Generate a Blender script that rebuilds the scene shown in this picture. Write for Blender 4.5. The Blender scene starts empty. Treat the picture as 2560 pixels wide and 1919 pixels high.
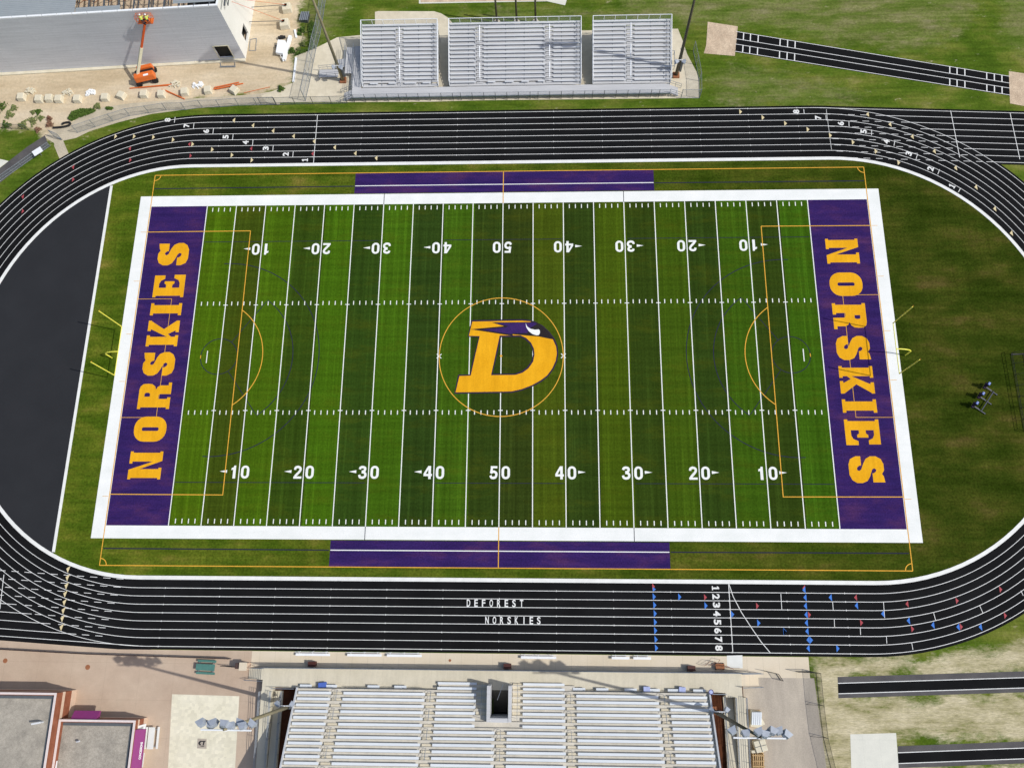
import bpy, bmesh, math, random
import numpy as np
from mathutils import Vector, Matrix, noise
from mathutils.geometry import tessellate_polygon

random.seed(7)
R = math.radians
scene = bpy.context.scene
COL = scene.collection

# ------------------------------------------------------------------ camera
CAM = (6.12286737, -35.9719518, 112.165862)
EUL = (0.276285119, 0.0376874575, 0.00887683343)
FPX = 2044.38641
cam_d = bpy.data.cameras.new('camera')
cam = bpy.data.objects.new('camera', cam_d)
COL.objects.link(cam)
cam.location = CAM
cam.rotation_euler = EUL
cam_d.sensor_fit = 'HORIZONTAL'
cam_d.sensor_width = 36.0
cam_d.lens = FPX / 2560 * 36.0
cam_d.clip_start = 0.5
cam_d.clip_end = 3000
scene.camera = cam

# ------------------------------------------------------------------ sky and sun
SUN = Vector((0.905, -0.2, 1.0)).normalized()
w = bpy.data.worlds.new('World')
scene.world = w
w.use_nodes = True
nt = w.node_tree
bg = nt.nodes['Background']
sky = nt.nodes.new('ShaderNodeTexSky')
sky.sky_type = 'NISHITA'
sky.sun_disc = False
sky.sun_elevation = math.asin(SUN.z)
sky.sun_rotation = math.atan2(SUN.x, SUN.y)
sky.air_density = 1.0
sky.dust_density = 2.0
nt.links.new(sky.outputs[0], bg.inputs[0])
bg.inputs[1].default_value = 0.125
sl = bpy.data.lights.new('sun', 'SUN')
so = bpy.data.objects.new('sun', sl)
COL.objects.link(so)
so.location = (60, -20, 150)
so.rotation_euler = (-SUN).to_track_quat('-Z', 'Y').to_euler()
sl.energy = 3.4
sl.angle = R(0.55)
sl.color = (1.0, 0.975, 0.925)
scene.view_settings.view_transform = 'Standard'
scene.view_settings.look = 'None'
scene.view_settings.exposure = -0.1
scene.view_settings.gamma = 1.0

# ------------------------------------------------------------------ survey helper: where a photographed ray meets height z
CM = Matrix.Translation(CAM) @ __import__('mathutils').Euler(EUL, 'XYZ').to_matrix().to_4x4()
def U(u, v, z=0.0):
    d = CM.to_3x3() @ Vector(((u - 1280) / FPX, -(v - 959.5) / FPX, -1.0))
    t = (z - CAM[2]) / d.z
    return (CAM[0] + t * d.x, CAM[1] + t * d.y)
def view(x0, y0, s):
    return lambda a, b, z=0.0: U(x0 + a / s, y0 + b / s, z)
S = 2211 / 640
vA = view(0, 0, 3.0722)
vB = view(640, 0, 3.45625)
vC = view(1200, 0, 3.45625)
vD = view(1720, 0, 2.6333)
vE = view(0, 1560, 3.0722)
vF = view(600, 1600, 3.45625)
vG = view(1160, 1600, 3.45625)
vH = view(1720, 1560, 2.6333)
v5 = view(540, 0, 2041 / 320)
vP = view(560, 1640, 1902 / 320)
vR = view(1700, 1620, 1996 / 360)
vK = view(1040, 700, 4.364)
vL = view(0, 240, 2211 / 320)
vM = view(0, 240, S)
vN = view(0, 1180, S)
vQ = view(640, 360, S)
vS = view(1920, 240, S)
vT = view(2240, 1380, 2211 / 320)
vV = view(1920, 1140, 2041 / 640)
vW = view(1400, 1300, 2212 / 600)
vX = view(300, 0, 1809 / 240)
vY = view(0, 1680, 2212 / 420)
vZ = view(1860, 1700, 1666 / 220)

# ------------------------------------------------------------------ materials
def srgb(h, k=1.0):
    h = h.lstrip('#')
    o = []
    for i in (0, 2, 4):
        c = int(h[i:i + 2], 16) / 255
        o.append(min(1, (c / 12.92 if c <= .04045 else ((c + .055) / 1.055) ** 2.4) * k))
    return (*o, 1.0)

def plain(name, h, rough=.7, metal=0.0, k=1.0, var=.12, scale=3.0):
    """procedural: base colour slightly varied by a noise"""
    m = bpy.data.materials.new(name)
    m.use_nodes = True
    n = m.node_tree
    b = n.nodes['Principled BSDF']
    b.inputs['Roughness'].default_value = rough
    b.inputs['Metallic'].default_value = metal
    c = srgb(h, k)
    tc = n.nodes.new('ShaderNodeTexCoord')
    nz = n.nodes.new('ShaderNodeTexNoise')
    nz.inputs['Scale'].default_value = scale
    nz.inputs['Detail'].default_value = 4
    rp = n.nodes.new('ShaderNodeValToRGB')
    rp.color_ramp.elements[0].position = .3
    rp.color_ramp.elements[1].position = .7
    rp.color_ramp.elements[0].color = (*[x * (1 - var) for x in c[:3]], 1)
    rp.color_ramp.elements[1].color = (*[min(1, x * (1 + var)) for x in c[:3]], 1)
    n.links.new(tc.outputs['Object'], nz.inputs['Vector'])
    n.links.new(nz.outputs['Fac'], rp.inputs['Fac'])
    n.links.new(rp.outputs[0], b.inputs['Base Color'])
    return m

def mapped_noise(n, tc, sc, scale, detail=5, rough=.6):
    mp = n.nodes.new('ShaderNodeMapping')
    mp.inputs['Scale'].default_value = sc
    nz = n.nodes.new('ShaderNodeTexNoise')
    nz.inputs['Scale'].default_value = scale
    nz.inputs['Detail'].default_value = detail
    nz.inputs['Roughness'].default_value = rough
    n.links.new(tc, mp.inputs['Vector'])
    n.links.new(mp.outputs[0], nz.inputs['Vector'])
    return nz.outputs['Fac']

def ramp(n, fac, stops, interp='LINEAR'):
    r = n.nodes.new('ShaderNodeValToRGB')
    r.color_ramp.interpolation = interp
    e = r.color_ramp.elements
    while len(e) > 1:
        e.remove(e[-1])
    e[0].position, e[0].color = stops[0]
    for p, c in stops[1:]:
        x = e.new(p)
        x.color = c
    n.links.new(fac, r.inputs['Fac'])
    return r.outputs['Color']

def mixc(n, fac, a, b, mode='MIX'):
    m = n.nodes.new('ShaderNodeMix')
    m.data_type = 'RGBA'
    m.blend_type = mode
    for s, v in ((m.inputs[0], fac), (m.inputs[6], a), (m.inputs[7], b)):
        if isinstance(v, (int, float, tuple)):
            s.default_value = v
        else:
            n.links.new(v, s)
    return m.outputs[2]

def g(v):
    return (v, v, v, 1.0)

def layered(name, stops, layers, rough=.9, spec=.2, bump=0.0, bscale=4.0, extra=None):
    """stops: colour ramp of the first noise; layers: list of (mapping scale, noise scale, lo, hi) multiply layers"""
    m = bpy.data.materials.new(name)
    m.use_nodes = True
    n = m.node_tree
    b = n.nodes['Principled BSDF']
    b.inputs['Roughness'].default_value = rough
    b.inputs['Specular IOR Level'].default_value = spec
    tc = n.nodes.new('ShaderNodeTexCoord').outputs['Object']
    f = mapped_noise(n, tc, layers[0][0], layers[0][1], 6)
    col = ramp(n, f, stops)
    for sc, s, lo, hi in layers[1:]:
        f = mapped_noise(n, tc, sc, s, 4)
        col = mixc(n, 1.0, col, ramp(n, f, [(.3, g(lo)), (.7, g(hi))]), 'MULTIPLY')
    if extra:
        col = extra(n, tc, col)
    n.links.new(col, b.inputs['Base Color'])
    if bump:
        bn = n.nodes.new('ShaderNodeBump')
        bn.inputs['Strength'].default_value = bump
        bn.inputs['Distance'].default_value = .05
        n.links.new(mapped_noise(n, tc, (1, 1, 1), bscale, 3), bn.inputs['Height'])
        n.links.new(bn.outputs[0], b.inputs['Normal'])
    return m

def joints(sx, sy, dark=.75, ox=0.0, oy=0.0, wid=.012):
    """saw-cut concrete joints every sx, sy metres"""
    def ex(n, tc, col):
        sp = n.nodes.new('ShaderNodeSeparateXYZ')
        n.links.new(tc, sp.inputs[0])
        for o, s, off in ((0, sx, ox), (1, sy, oy)):
            if not s:
                continue
            a = n.nodes.new('ShaderNodeMath'); a.operation = 'ADD'; a.inputs[1].default_value = off + 1000 * s
            d = n.nodes.new('ShaderNodeMath'); d.operation = 'MODULO'; d.inputs[1].default_value = s
            l = n.nodes.new('ShaderNodeMath'); l.operation = 'LESS_THAN'; l.inputs[1].default_value = wid * 3
            n.links.new(sp.outputs[o], a.inputs[0]); n.links.new(a.outputs[0], d.inputs[0]); n.links.new(d.outputs[0], l.inputs[0])
            col = mixc(n, l.outputs[0], col, mixc(n, 1.0, col, g(dark), 'MULTIPLY'))
        return col
    return ex

def tile_shades(size, lo=.9, hi=1.08):
    def ex(n, tc, col):
        v = n.nodes.new('ShaderNodeTexVoronoi')
        v.distance = 'CHEBYCHEV'
        v.inputs['Scale'].default_value = 1 / size
        v.inputs['Randomness'].default_value = .55
        n.links.new(tc, v.inputs['Vector'])
        s = n.nodes.new('ShaderNodeSeparateColor')
        n.links.new(v.outputs['Color'], s.inputs[0])
        return mixc(n, 1.0, col, ramp(n, s.outputs[0], [(0, g(lo)), (1, g(hi))]), 'MULTIPLY')
    return ex

# football field: mowed bands every five yards, east half toned down to imitate blades seen from their shaded side, streaks along the bands
def field_material():
    m = bpy.data.materials.new('field_turf')
    m.use_nodes = True
    n = m.node_tree
    b = n.nodes['Principled BSDF']
    b.inputs['Roughness'].default_value = 1
    b.inputs['Specular IOR Level'].default_value = 0
    tc = n.nodes.new('ShaderNodeTexCoord').outputs['Object']
    sp = n.nodes.new('ShaderNodeSeparateXYZ')
    n.links.new(tc, sp.inputs[0])
    mr = n.nodes.new('ShaderNodeMapRange')
    mr.inputs['From Min'].default_value = -45.72
    mr.inputs['From Max'].default_value = 45.72
    n.links.new(sp.outputs[0], mr.inputs[0])
    tones = ['47630f', '3c4b12', '446110', '334813', '406110', '2f4515', '3e5e11', '2d4116', '3c5a12', '2f4014',
             '303d14', '435212', '2e3f14', '415410', '304113', '3d5411', '2e4114', '395611', '304113', '395a11']
    st = [(i / 20, srgb(t)) for i, t in enumerate(tones)]
    col = ramp(n, mr.outputs[0], st, 'CONSTANT')
    # long streaks of the mower inside each band
    f = mapped_noise(n, tc, (1.6, .02, 1), 1.3, 3)
    col = mixc(n, 1.0, col, ramp(n, f, [(.3, g(.78)), (.5, g(.97)), (.6, g(1.1)), (.64, g(1.36)), (.7, g(1.05))]), 'MULTIPLY')
    f = mapped_noise(n, tc, (.05, 1.5, 1), 1.0, 4)
    col = mixc(n, 1.0, col, ramp(n, f, [(.3, g(.84)), (.7, g(1.16))]), 'MULTIPLY')
    f = mapped_noise(n, tc, (.5, 1.6, 1), .22, 8, .72)
    col = mixc(n, ramp(n, f, [(.5, g(0)), (.75, g(.4))]), col, srgb('565812'))
    f = mapped_noise(n, tc, (1, 1, 1), 3.5, 5, .8)
    col = mixc(n, 1.0, col, ramp(n, f, [(.25, g(.62)), (.75, g(1.42))]), 'MULTIPLY')
    n.links.new(col, b.inputs['Base Color'])
    return m

def infield_material():
    def ex(n, tc, col):
        sp = n.nodes.new('ShaderNodeSeparateXYZ')
        n.links.new(tc, sp.inputs[0])
        mr = n.nodes.new('ShaderNodeMapRange')
        mr.inputs['From Min'].default_value = -62
        mr.inputs['From Max'].default_value = 60
        n.links.new(sp.outputs[0], mr.inputs[0])
        # colour darkens eastward to imitate grass seen from its sunlit, then its shaded side
        return mixc(n, 1.0, col, ramp(n, mr.outputs[0], [(0, (.9, .9, .8, 1)), (.5, (.78, .76, .75, 1)), (.9, (.57, .53, .6, 1)), (1, (.46, .43, .55, 1))]), 'MULTIPLY')
    return layered('infield_turf', [(.3, srgb('3a5010')), (.45, srgb('4a5e18')), (.58, srgb('5f6a21')), (.75, srgb('84783a'))],
                   [((.45, 1.0, 1), .3), ((.05, 1.3, 1), 1.0, .82, 1.18), ((1.2, .05, 1), 1.0, .9, 1.12), ((1, 1, 1), 3.5, .64, 1.4)], 1, 0, extra=ex)

M = {}
M['field'] = field_material()
M['infield'] = infield_material()
M['track'] = layered('track_rubber', [(.3, srgb('121213')), (.7, srgb('181819'))],
                     [((1, 1, 1), .25), ((.06, 1, 1), .8, .9, 1.12), ((1, .4, 1), .09, .85, 1.3), ((1, 1, 1), 9, .7, 1.4)], .95, .1)
M['asphalt'] = layered('asphalt_grey', [(.3, srgb('26272a')), (.7, srgb('2b2c2f'))],
                       [((1, 1, 1), .2), ((1, 1, 1), 9, .82, 1.22)], .9, .25)
M['asphalt_mid'] = layered('asphalt_worn', [(.3, srgb('4e4c4d')), (.7, srgb('5f5c5b'))],
                           [((1, 1, 1), .4), ((1, 1, 1), 9, .85, 1.2)], .9, .2)
M['lot'] = layered('gravel_lot', [(.3, srgb('a79d90')), (.7, srgb('c0b5a4'))],
                   [((1, .35, 1), .3), ((1, .3, 1), 1.0, .92, 1.06), ((1, 1, 1), 6, .88, 1.1)], .95, .2)
M['path'] = layered('path_gravel', [(.3, srgb('aea48f')), (.7, srgb('c9bda6'))],
                    [((1, 1, 1), .5), ((1, 1, 1), 5, .88, 1.1)], .95, .2)
M['white_paint'] = layered('white_turf_paint', [(.3, srgb('e9ebe6')), (.7, srgb('f6f6f2'))],
                           [((1, 1, 1), .4), ((.1, 1.5, 1), 1.2, .96, 1.0), ((1, 1, 1), 5, .93, 1.0)], .9, .1)
M['line'] = layered('white_line', [(.3, srgb('dcdcd8')), (.7, srgb('f2f2ee'))], [((1, 1, 1), 2.0), ((1, 1, 1), 9, .9, 1.0)], .8, .2)
M['band'] = layered('curb_white', [(.3, srgb('dfdfda')), (.7, srgb('efefea'))], [((1, 1, 1), 1.0), ((1, 1, 1), 7, .95, 1.0)], .6, .3)
M['purple'] = layered('purple_turf_paint', [(.3, srgb('2d2154')), (.5, srgb('36245a')), (.7, srgb('4e2f58'))],
                      [((.5, 1.2, 1), .35), ((.1, 1.5, 1), 1.2, .85, 1.15), ((1, 1, 1), 5, .72, 1.3)], 1, 0)
M['gold'] = layered('gold_turf_paint', [(.3, srgb('e0a018')), (.7, srgb('efb022'))],
                    [((1, 1, 1), .3), ((1.3, .1, 1), 1.2, .9, 1.06), ((1, 1, 1), 5, .9, 1.08)], 1, .1)
M['orange_line'] = plain('orange_line', 'e0a636', .9)
M['dark_line'] = plain('navy_line', '1c1d33', .95)
M['logo_dark'] = plain('logo_dark_purple', '2c1a38', .95)
M['sled_grey'] = plain('sled_frame_grey', '343a50', .5)
M['logo_black'] = plain('logo_black', '1d1518', .95)
M['logo_purple'] = layered('logo_purple', [(.3, srgb('34235a')), (.7, srgb('422a66'))], [((1, 1, 1), .5), ((1, 1, 1), 5, .8, 1.2)], 1, .1)
M['tan_mark'] = plain('tan_mark', 'd8c79a', .8)
M['red_mark'] = plain('red_mark', 'a8434a', .8)
M['blue_mark'] = plain('blue_mark', '3a78cf', .8)
M['concrete'] = layered('concrete_pad', [(.3, srgb('cdc2a9')), (.7, srgb('dcd2bb'))],
                        [((1, 1, 1), .3), ((1, 1, 1), 1.2, .94, 1.05), ((1, 1, 1), 8, .93, 1.05)], .9, .2, extra=joints(2.4, 1.55, .9))
M['walk_concrete'] = layered('concrete_walk', [(.3, srgb('cbc3ad')), (.7, srgb('d6ceba'))],
                             [((1, 1, 1), .3), ((1.4, .3, 1), 1.2, .93, 1.05), ((1, 1, 1), 8, .94, 1.05)], .9, .2, extra=joints(2.1, 0, .88))
M['front_concrete'] = layered('concrete_apron', [(.3, srgb('d3c5ac')), (.7, srgb('dccfb9'))],
                              [((1, 1, 1), .3), ((1, 1, 1), 8, .95, 1.04)], .9, .2, extra=joints(2.05, 0, .8, 0.6))
M['tier_concrete'] = layered('concrete_tier', [(.3, srgb('c5bfb2')), (.7, srgb('d6cfc0'))],
                             [((1, .6, 1), .5), ((1.5, .4, 1), 1.2, .92, 1.06), ((1, 1, 1), 8, .94, 1.05)], .9, .2)
M['plaza'] = layered('plaza_concrete', [(.3, srgb('b59f8a')), (.5, srgb('bea994')), (.7, srgb('c7b49e'))],
                     [((1, 1, 1), .12), ((1, 1, 1), .8, .95, 1.04), ((1, 1, 1), 7, .95, 1.05)], .9, .2, extra=joints(4.6, 4.6, .86, 1.2, 1.0))
M['pavers'] = layered('cream_pavers', [(.3, srgb('ddd6bd')), (.7, srgb('e8e1ca'))],
                      [((1, 1, 1), .4), ((1, 1, 1), 8, .95, 1.04)], .9, .2, extra=tile_shades(.4, .9, 1.05))
M['new_concrete'] = plain('pale_concrete', 'dfe0db', .85, var=.05, scale=1)
M['slab'] = layered('white_slab', [(.3, srgb('d3d2c6')), (.7, srgb('dfddd0'))], [((1, 1, 1), .6), ((1, 1, 1), 6, .95, 1.03)], .85, .2, extra=joints(2.1, 3.3, .9, .3, 1.0))
M['sand'] = layered('pit_sand', [(.3, srgb('c4ad93')), (.7, srgb('dcc6aa'))],
                    [((1, 1, 1), .7), ((1, .4, 1), 1.4, .82, 1.1), ((1, 1, 1), 5, .75, 1.15)], 1, .1, .5, 3)
M['alu'] = layered('aluminium_plank', [(.3, srgb('c3c5c7')), (.7, srgb('d4d6d8'))],
                   [((.2, 1, 1), .6), ((.3, 3, 1), 2.0, .93, 1.06)], .45, .5)
M['alu_deck'] = layered('aluminium_deck', [(.3, srgb('b9b9ba')), (.7, srgb('cacaca'))],
                        [((.2, 1, 1), .6), ((.15, 6, 1), 2.0, .86, 1.1)], .55, .4)
M['seat_white'] = layered('white_seat_plank', [(.3, srgb('d3d9de')), (.7, srgb('e4e8ea'))],
                          [((.2, 1, 1), .3), ((.3, 2, 1), 1.0, .96, 1.0)], .4, .5)
M['galv'] = plain('galvanised_steel', '9aa0a6', .45, .5, var=.1)
M['galv_dark'] = plain('dull_steel', '5d6266', .5, .4)
M['white_metal'] = plain('white_painted_metal', 'eceef0', .4, var=.04)
M['black_metal'] = plain('black_metal', '1c1c1e', .5)
M['brown_metal'] = plain('bronze_metal', '4a3833', .6)
M['pole'] = plain('weathered_pole', '8d8468', .6, .1, var=.15, scale=1.2)
M['pole_dark'] = plain('dark_pole', '55503f', .6, .1, var=.15, scale=1.2)
M['lamp_body'] = plain('lamp_housing', 'a3aab4', .4, .1, var=.08)
M['lamp_glass'] = plain('lamp_glass', '55606e', .15)
M['yellow_metal'] = plain('yellow_post', 'f0ea58', .4, var=.04)
M['brick'] = layered('red_brick', [(.3, srgb('7f4a34')), (.7, srgb('9a6149'))],
                     [((1, 1, 1), 1.0), ((1, 1, 14), 1.0, .9, 1.08), ((5, 5, 5), 3, .85, 1.12)], .9, .2)
M['pale_block'] = plain('pale_block', 'cdb39c', .9, var=.06)
M['coping'] = plain('roof_coping', 'ddd0cb', .5, var=.05)
M['roof_gravel'] = layered('roof_gravel', [(.3, srgb('928c81')), (.7, srgb('b2aa9c'))],
                           [((1, 1, 1), .5), ((1, 1, 1), 3, .85, 1.12), ((1, 1, 1), 14, .75, 1.3)], 1, .1, .4, 8)
M['flashing'] = plain('roof_flashing', '5b6064', .5)
M['awning'] = plain('purple_awning', '86306f', .75, var=.06)
M['precast'] = layered('precast_wall', [(.3, srgb('cbccd0')), (.7, srgb('d6d6d9'))],
                       [((.3, 1, .3), .25), ((.15, .15, 3.5), 1.4, .9, 1.08), ((1, 1, 1), 5, .94, 1.05)], .9, .2, extra=joints(3.65, 0, .88))
M['precast_pale'] = layered('pale_wall', [(.3, srgb('d8d6ce')), (.7, srgb('e2e1db'))], [((1, .2, .3), .6), ((1, 1, 1), 4, .96, 1.03)], .9, .2)
M['corrugated'] = layered('corrugated_deck', [(.3, srgb('8d9599')), (.7, srgb('9ea3a4'))], [((.4, 1, 1), .12), ((1, 1, 1), 1.2, .96, 1.04)], .5, .4)
M['orange'] = plain('orange_paint', 'd96c2c', .4, var=.06)
M['orange_dark'] = plain('orange_boom', 'cf551c', .45, var=.08)
M['cream'] = plain('cream_paint', 'e6dfc0', .45, var=.05)
M['rubber'] = plain('rubber', '1b1b1b', .8)
M['block'] = layered('cast_block', [(.3, srgb('cfc6ad')), (.7, srgb('e0d8c2'))], [((1, 1, 1), 1.0), ((1, 1, 1), 9, .9, 1.06)], .9, .2)
M['hivis'] = plain('hivis_vest', 'd6e46a', .7)
M['skin'] = plain('skin', 'c08a68', .6)
M['denim'] = plain('work_trousers', '39424f', .8)
M['green_plastic'] = plain('green_planks', '4d7a70', .6)
M['brown_box'] = plain('red_brown_paint', '4d261d', .6)
M['blue_fabric'] = plain('blue_fabric', '4a68b8', .7)
M['lilac_fabric'] = plain('lilac_fabric', 'a9b3da', .7)
M['mulch'] = layered('brown_mulch', [(.3, srgb('47291b')), (.7, srgb('5f3a27'))], [((1, 1, 1), 1.0), ((1, 1, 1), 6, .75, 1.2)], 1, .1)
M['wood'] = plain('timber', 'b99a6c', .8, var=.2, scale=6)
M['white_wrap'] = plain('white_wrap', 'eef0f0', .5, var=.05)
M['rust'] = plain('rusty_steel', '96603f', .8)
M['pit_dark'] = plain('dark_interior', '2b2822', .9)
M['shade_stair'] = plain('shade_stair_concrete', '6f6a5e', .9)  # concrete darkened to stand in for the shade down the stairwell
M['foliage'] = layered('shrub_leaves', [(.3, srgb('59663a')), (.7, srgb('8f9660'))], [((1, 1, 1), 3.0), ((1, 1, 1), 20, .7, 1.3)], .9, .2)
M['foliage_dark'] = layered('dark_shrub_leaves', [(.3, srgb('3c5420')), (.7, srgb('5f7832'))], [((1, 1, 1), 3.0), ((1, 1, 1), 20, .7, 1.3)], .9, .2)
M['foliage_dry'] = layered('dry_shrub_leaves', [(.3, srgb('6d4a3c')), (.7, srgb('a08068'))], [((1, 1, 1), 3.0), ((1, 1, 1), 20, .7, 1.3)], .9, .2)
M['tarp_green'] = plain('green_screen_cloth', '4f6b5a', .9)

def mesh_material(name, h, cover):
    """chain link seen from far: a woven wire sheet, open between the wires"""
    m = bpy.data.materials.new(name)
    m.use_nodes = True
    n = m.node_tree
    b = n.nodes['Principled BSDF']
    b.inputs['Base Color'].default_value = srgb(h)
    b.inputs['Roughness'].default_value = .6
    t = n.nodes.new('ShaderNodeBsdfTransparent')
    mx = n.nodes.new('ShaderNodeMixShader')
    tc = n.nodes.new('ShaderNodeTexCoord').outputs['Object']
    f = mapped_noise(n, tc, (1, 1, 1), 9, 2)
    c = ramp(n, f, [(.3, g(cover * .7)), (.7, g(cover * 1.3))])
    n.links.new(c, mx.inputs[0])
    n.links.new(t.outputs[0], mx.inputs[1])
    n.links.new(b.outputs[0], mx.inputs[2])
    n.links.new(mx.outputs[0], n.nodes['Material Output'].inputs[0])
    return m
M['chain'] = mesh_material('chain_link', '8f979d', .22)
M['chain_dense'] = mesh_material('dense_rail_mesh', '6f757a', .9)
M['chain_dark'] = mesh_material('black_chain_link', '2a2d2e', .3)
M['net'] = mesh_material('black_net', '101010', .12)

# ------------------------------------------------------------------ mesh builder
class MB:
    def __init__(s):
        s.v = []; s.f = []; s.zz = 0.0
    def face(s, pts):
        i = len(s.v); s.v += [tuple(p) for p in pts]; s.f.append(tuple(range(i, i + len(pts))))
    def box(s, c, d, rz=0.0, top=None):
        """centre c, full size d, turned rz about z; top = (sx, sy) scale of the upper face"""
        ca, sa = math.cos(rz), math.sin(rz)
        i = len(s.v)
        for z in (-.5, .5):
            k = top if (top and z > 0) else (1, 1)
            for x, y in ((-.5, -.5), (.5, -.5), (.5, .5), (-.5, .5)):
                X, Y = x * d[0] * k[0], y * d[1] * k[1]
                s.v.append((c[0] + X * ca - Y * sa, c[1] + X * sa + Y * ca, c[2] + z * d[2]))
        s.f += [(i + 3, i + 2, i + 1, i), (i + 4, i + 5, i + 6, i + 7)] + [(i + a, i + (a + 1) % 4, i + 4 + (a + 1) % 4, i + 4 + a) for a in range(4)]
        return s
    def bx(s, x0, x1, y0, y1, z0, z1):
        return s.box(((x0 + x1) / 2, (y0 + y1) / 2, (z0 + z1) / 2), (abs(x1 - x0), abs(y1 - y0), abs(z1 - z0)))
    def tube(s, p, q, r, r2=None, n=6, cap=True):
        p, q = Vector(p), Vector(q)
        d = (q - p)
        if d.length < 1e-6:
            return s
        d.normalize()
        a = d.orthogonal().normalized(); b = d.cross(a)
        r2 = r if r2 is None else r2
        i = len(s.v)
        for c, rr in ((p, r), (q, r2)):
            for k in range(n):
                t = 2 * math.pi * k / n
                s.v.append(tuple(c + a * math.cos(t) * rr + b * math.sin(t) * rr))
        s.f += [(i + k, i + (k + 1) % n, i + n + (k + 1) % n, i + n + k) for k in range(n)]
        if cap:
            s.f += [tuple(i + n - 1 - k for k in range(n)), tuple(i + n + k for k in range(n))]
        return s
    def path(s, pts, r, n=6):
        for a, b in zip(pts[:-1], pts[1:]):
            s.tube(a, b, r, n=n)
        return s
    def beam(s, p, q, wd, h):
        """rectangular bar from p to q"""
        p, q = Vector(p), Vector(q)
        d = (q - p).normalized()
        up = Vector((0, 0, 1)) if abs(d.z) < .95 else Vector((0, 1, 0))
        a = d.cross(up).normalized() * wd / 2; b = a.cross(d).normalized() * h / 2
        i = len(s.v)
        for c in (p, q):
            for k in (-a - b, a - b, a + b, -a + b):
                s.v.append(tuple(c + k))
        s.f += [(i + 3, i + 2, i + 1, i), (i + 4, i + 5, i + 6, i + 7)] + [(i + k, i + (k + 1) % 4, i + 4 + (k + 1) % 4, i + 4 + k) for k in range(4)]
        return s
    def poly(s, pts, z, holes=()):
        loops = [[Vector((p[0], p[1], 0)) for p in pts]] + [[Vector((p[0], p[1], 0)) for p in h] for h in holes]
        allp = [p for l in loops for p in l]
        i = len(s.v)
        s.v += [(p.x, p.y, z) for p in allp]
        for t in tessellate_polygon(loops):
            a, b, c = (allp[k] for k in t)
            if (b - a).cross(c - a).z < 0:
                t = t[::-1]
            s.f.append(tuple(i + k for k in t))
        return s
    def prism(s, pts, z0, z1):
        ar = sum(a[0] * b[1] - b[0] * a[1] for a, b in zip(pts, pts[1:] + pts[:1]))
        if ar < 0:
            pts = pts[::-1]
        s.poly(pts, z1)
        n = len(pts)
        for k in range(n):
            a, b = pts[k], pts[(k + 1) % n]
            s.face([(a[0], a[1], z0), (b[0], b[1], z0), (b[0], b[1], z1), (a[0], a[1], z1)])
        return s
    def line(s, p, q, wd, z):
        d = Vector((q[0] - p[0], q[1] - p[1])); d.normalize()
        nx, ny = -d.y * wd / 2, d.x * wd / 2
        s.face([(p[0] - nx, p[1] - ny, z), (q[0] - nx, q[1] - ny, z), (q[0] + nx, q[1] + ny, z), (p[0] + nx, p[1] + ny, z)])
        return s
    def strip(s, A, B, z, closed=False):
        n = len(A)
        i = len(s.v)
        s.v += [(p[0], p[1], z) for p in A] + [(p[0], p[1], z) for p in B]
        for k in range(n if closed else n - 1):
            j = (k + 1) % n
            a, b, c = Vector(A[k]), Vector(A[j]), Vector(B[k])
            f = (i + k, i + j, i + n + j, i + n + k)
            if (b - a).to_3d().cross((c - a).to_3d()).z < 0:
                f = f[::-1]
            s.f.append(f)
        return s
    def arc(s, c, r, a0, a1, wd, z, n=64):
        A = [(c[0] + (r - wd / 2) * math.cos(a0 + (a1 - a0) * k / n), c[1] + (r - wd / 2) * math.sin(a0 + (a1 - a0) * k / n)) for k in range(n + 1)]
        B = [(c[0] + (r + wd / 2) * math.cos(a0 + (a1 - a0) * k / n), c[1] + (r + wd / 2) * math.sin(a0 + (a1 - a0) * k / n)) for k in range(n + 1)]
        return s.strip(A, B, z)
    def disc(s, c, r, z0, z1, n=16):
        return s.prism([(c[0] + r * math.cos(2 * math.pi * k / n), c[1] + r * math.sin(2 * math.pi * k / n)) for k in range(n)], z0, z1)
    def add_mesh(s, me, mtx):
        i = len(s.v)
        s.v += [tuple(mtx @ v.co) for v in me.vertices]
        s.f += [tuple(i + k for k in p.vertices) for p in me.polygons]
        return s
    def build(s, name, mat, parent=None, bevel=0.0, smooth=False):
        me = bpy.data.meshes.new(name)
        me.from_pydata(s.v, [], s.f)
        me.update()
        me.materials.append(M[mat] if isinstance(mat, str) else mat)
        if smooth:
            me.polygons.foreach_set('use_smooth', [True] * len(me.polygons))
        o = bpy.data.objects.new(name, me)
        COL.objects.link(o)
        if parent:
            o.parent = parent
            o.matrix_parent_inverse = Matrix.Translation(-Vector(parent_loc(parent)))
        if bevel:
            md = o.modifiers.new('bevel', 'BEVEL'); md.width = bevel; md.segments = 2; md.limit_method = 'ANGLE'
        return o

def parent_loc(p):
    return p.location if p.type == 'EMPTY' else (0, 0, 0)

def tag(o, label=None, cat=None, group=None, kind=None):
    if label: o['label'] = label
    if cat: o['category'] = cat
    if group: o['group'] = group
    if kind: o['kind'] = kind
    return o

def thing(name, label, cat, loc=(0, 0, 0), group=None):
    e = bpy.data.objects.new(name, None)
    COL.objects.link(e)
    e.empty_display_size = .3
    e.location = loc
    return tag(e, label, cat, group)

def struct(name, mb, mat):
    return tag(mb.build(name, mat), kind='structure')

def copy_tree(o, parent=None):
    c = o.copy(); COL.objects.link(c); c.parent = parent
    for ch in [x for x in bpy.data.objects if x.parent == o]:
        copy_tree(ch, c)
    return c

def local_thing(name, label, cat, group=None):
    """prototype built around the origin"""
    return thing(name, label, cat, (0, 0, 0), group)

def place(o, x, y, z=0.0, rz=0.0, label=None):
    o.location = (x, y, z); o.rotation_euler = (0, 0, rz)
    if label: o['label'] = label
    return o

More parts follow.
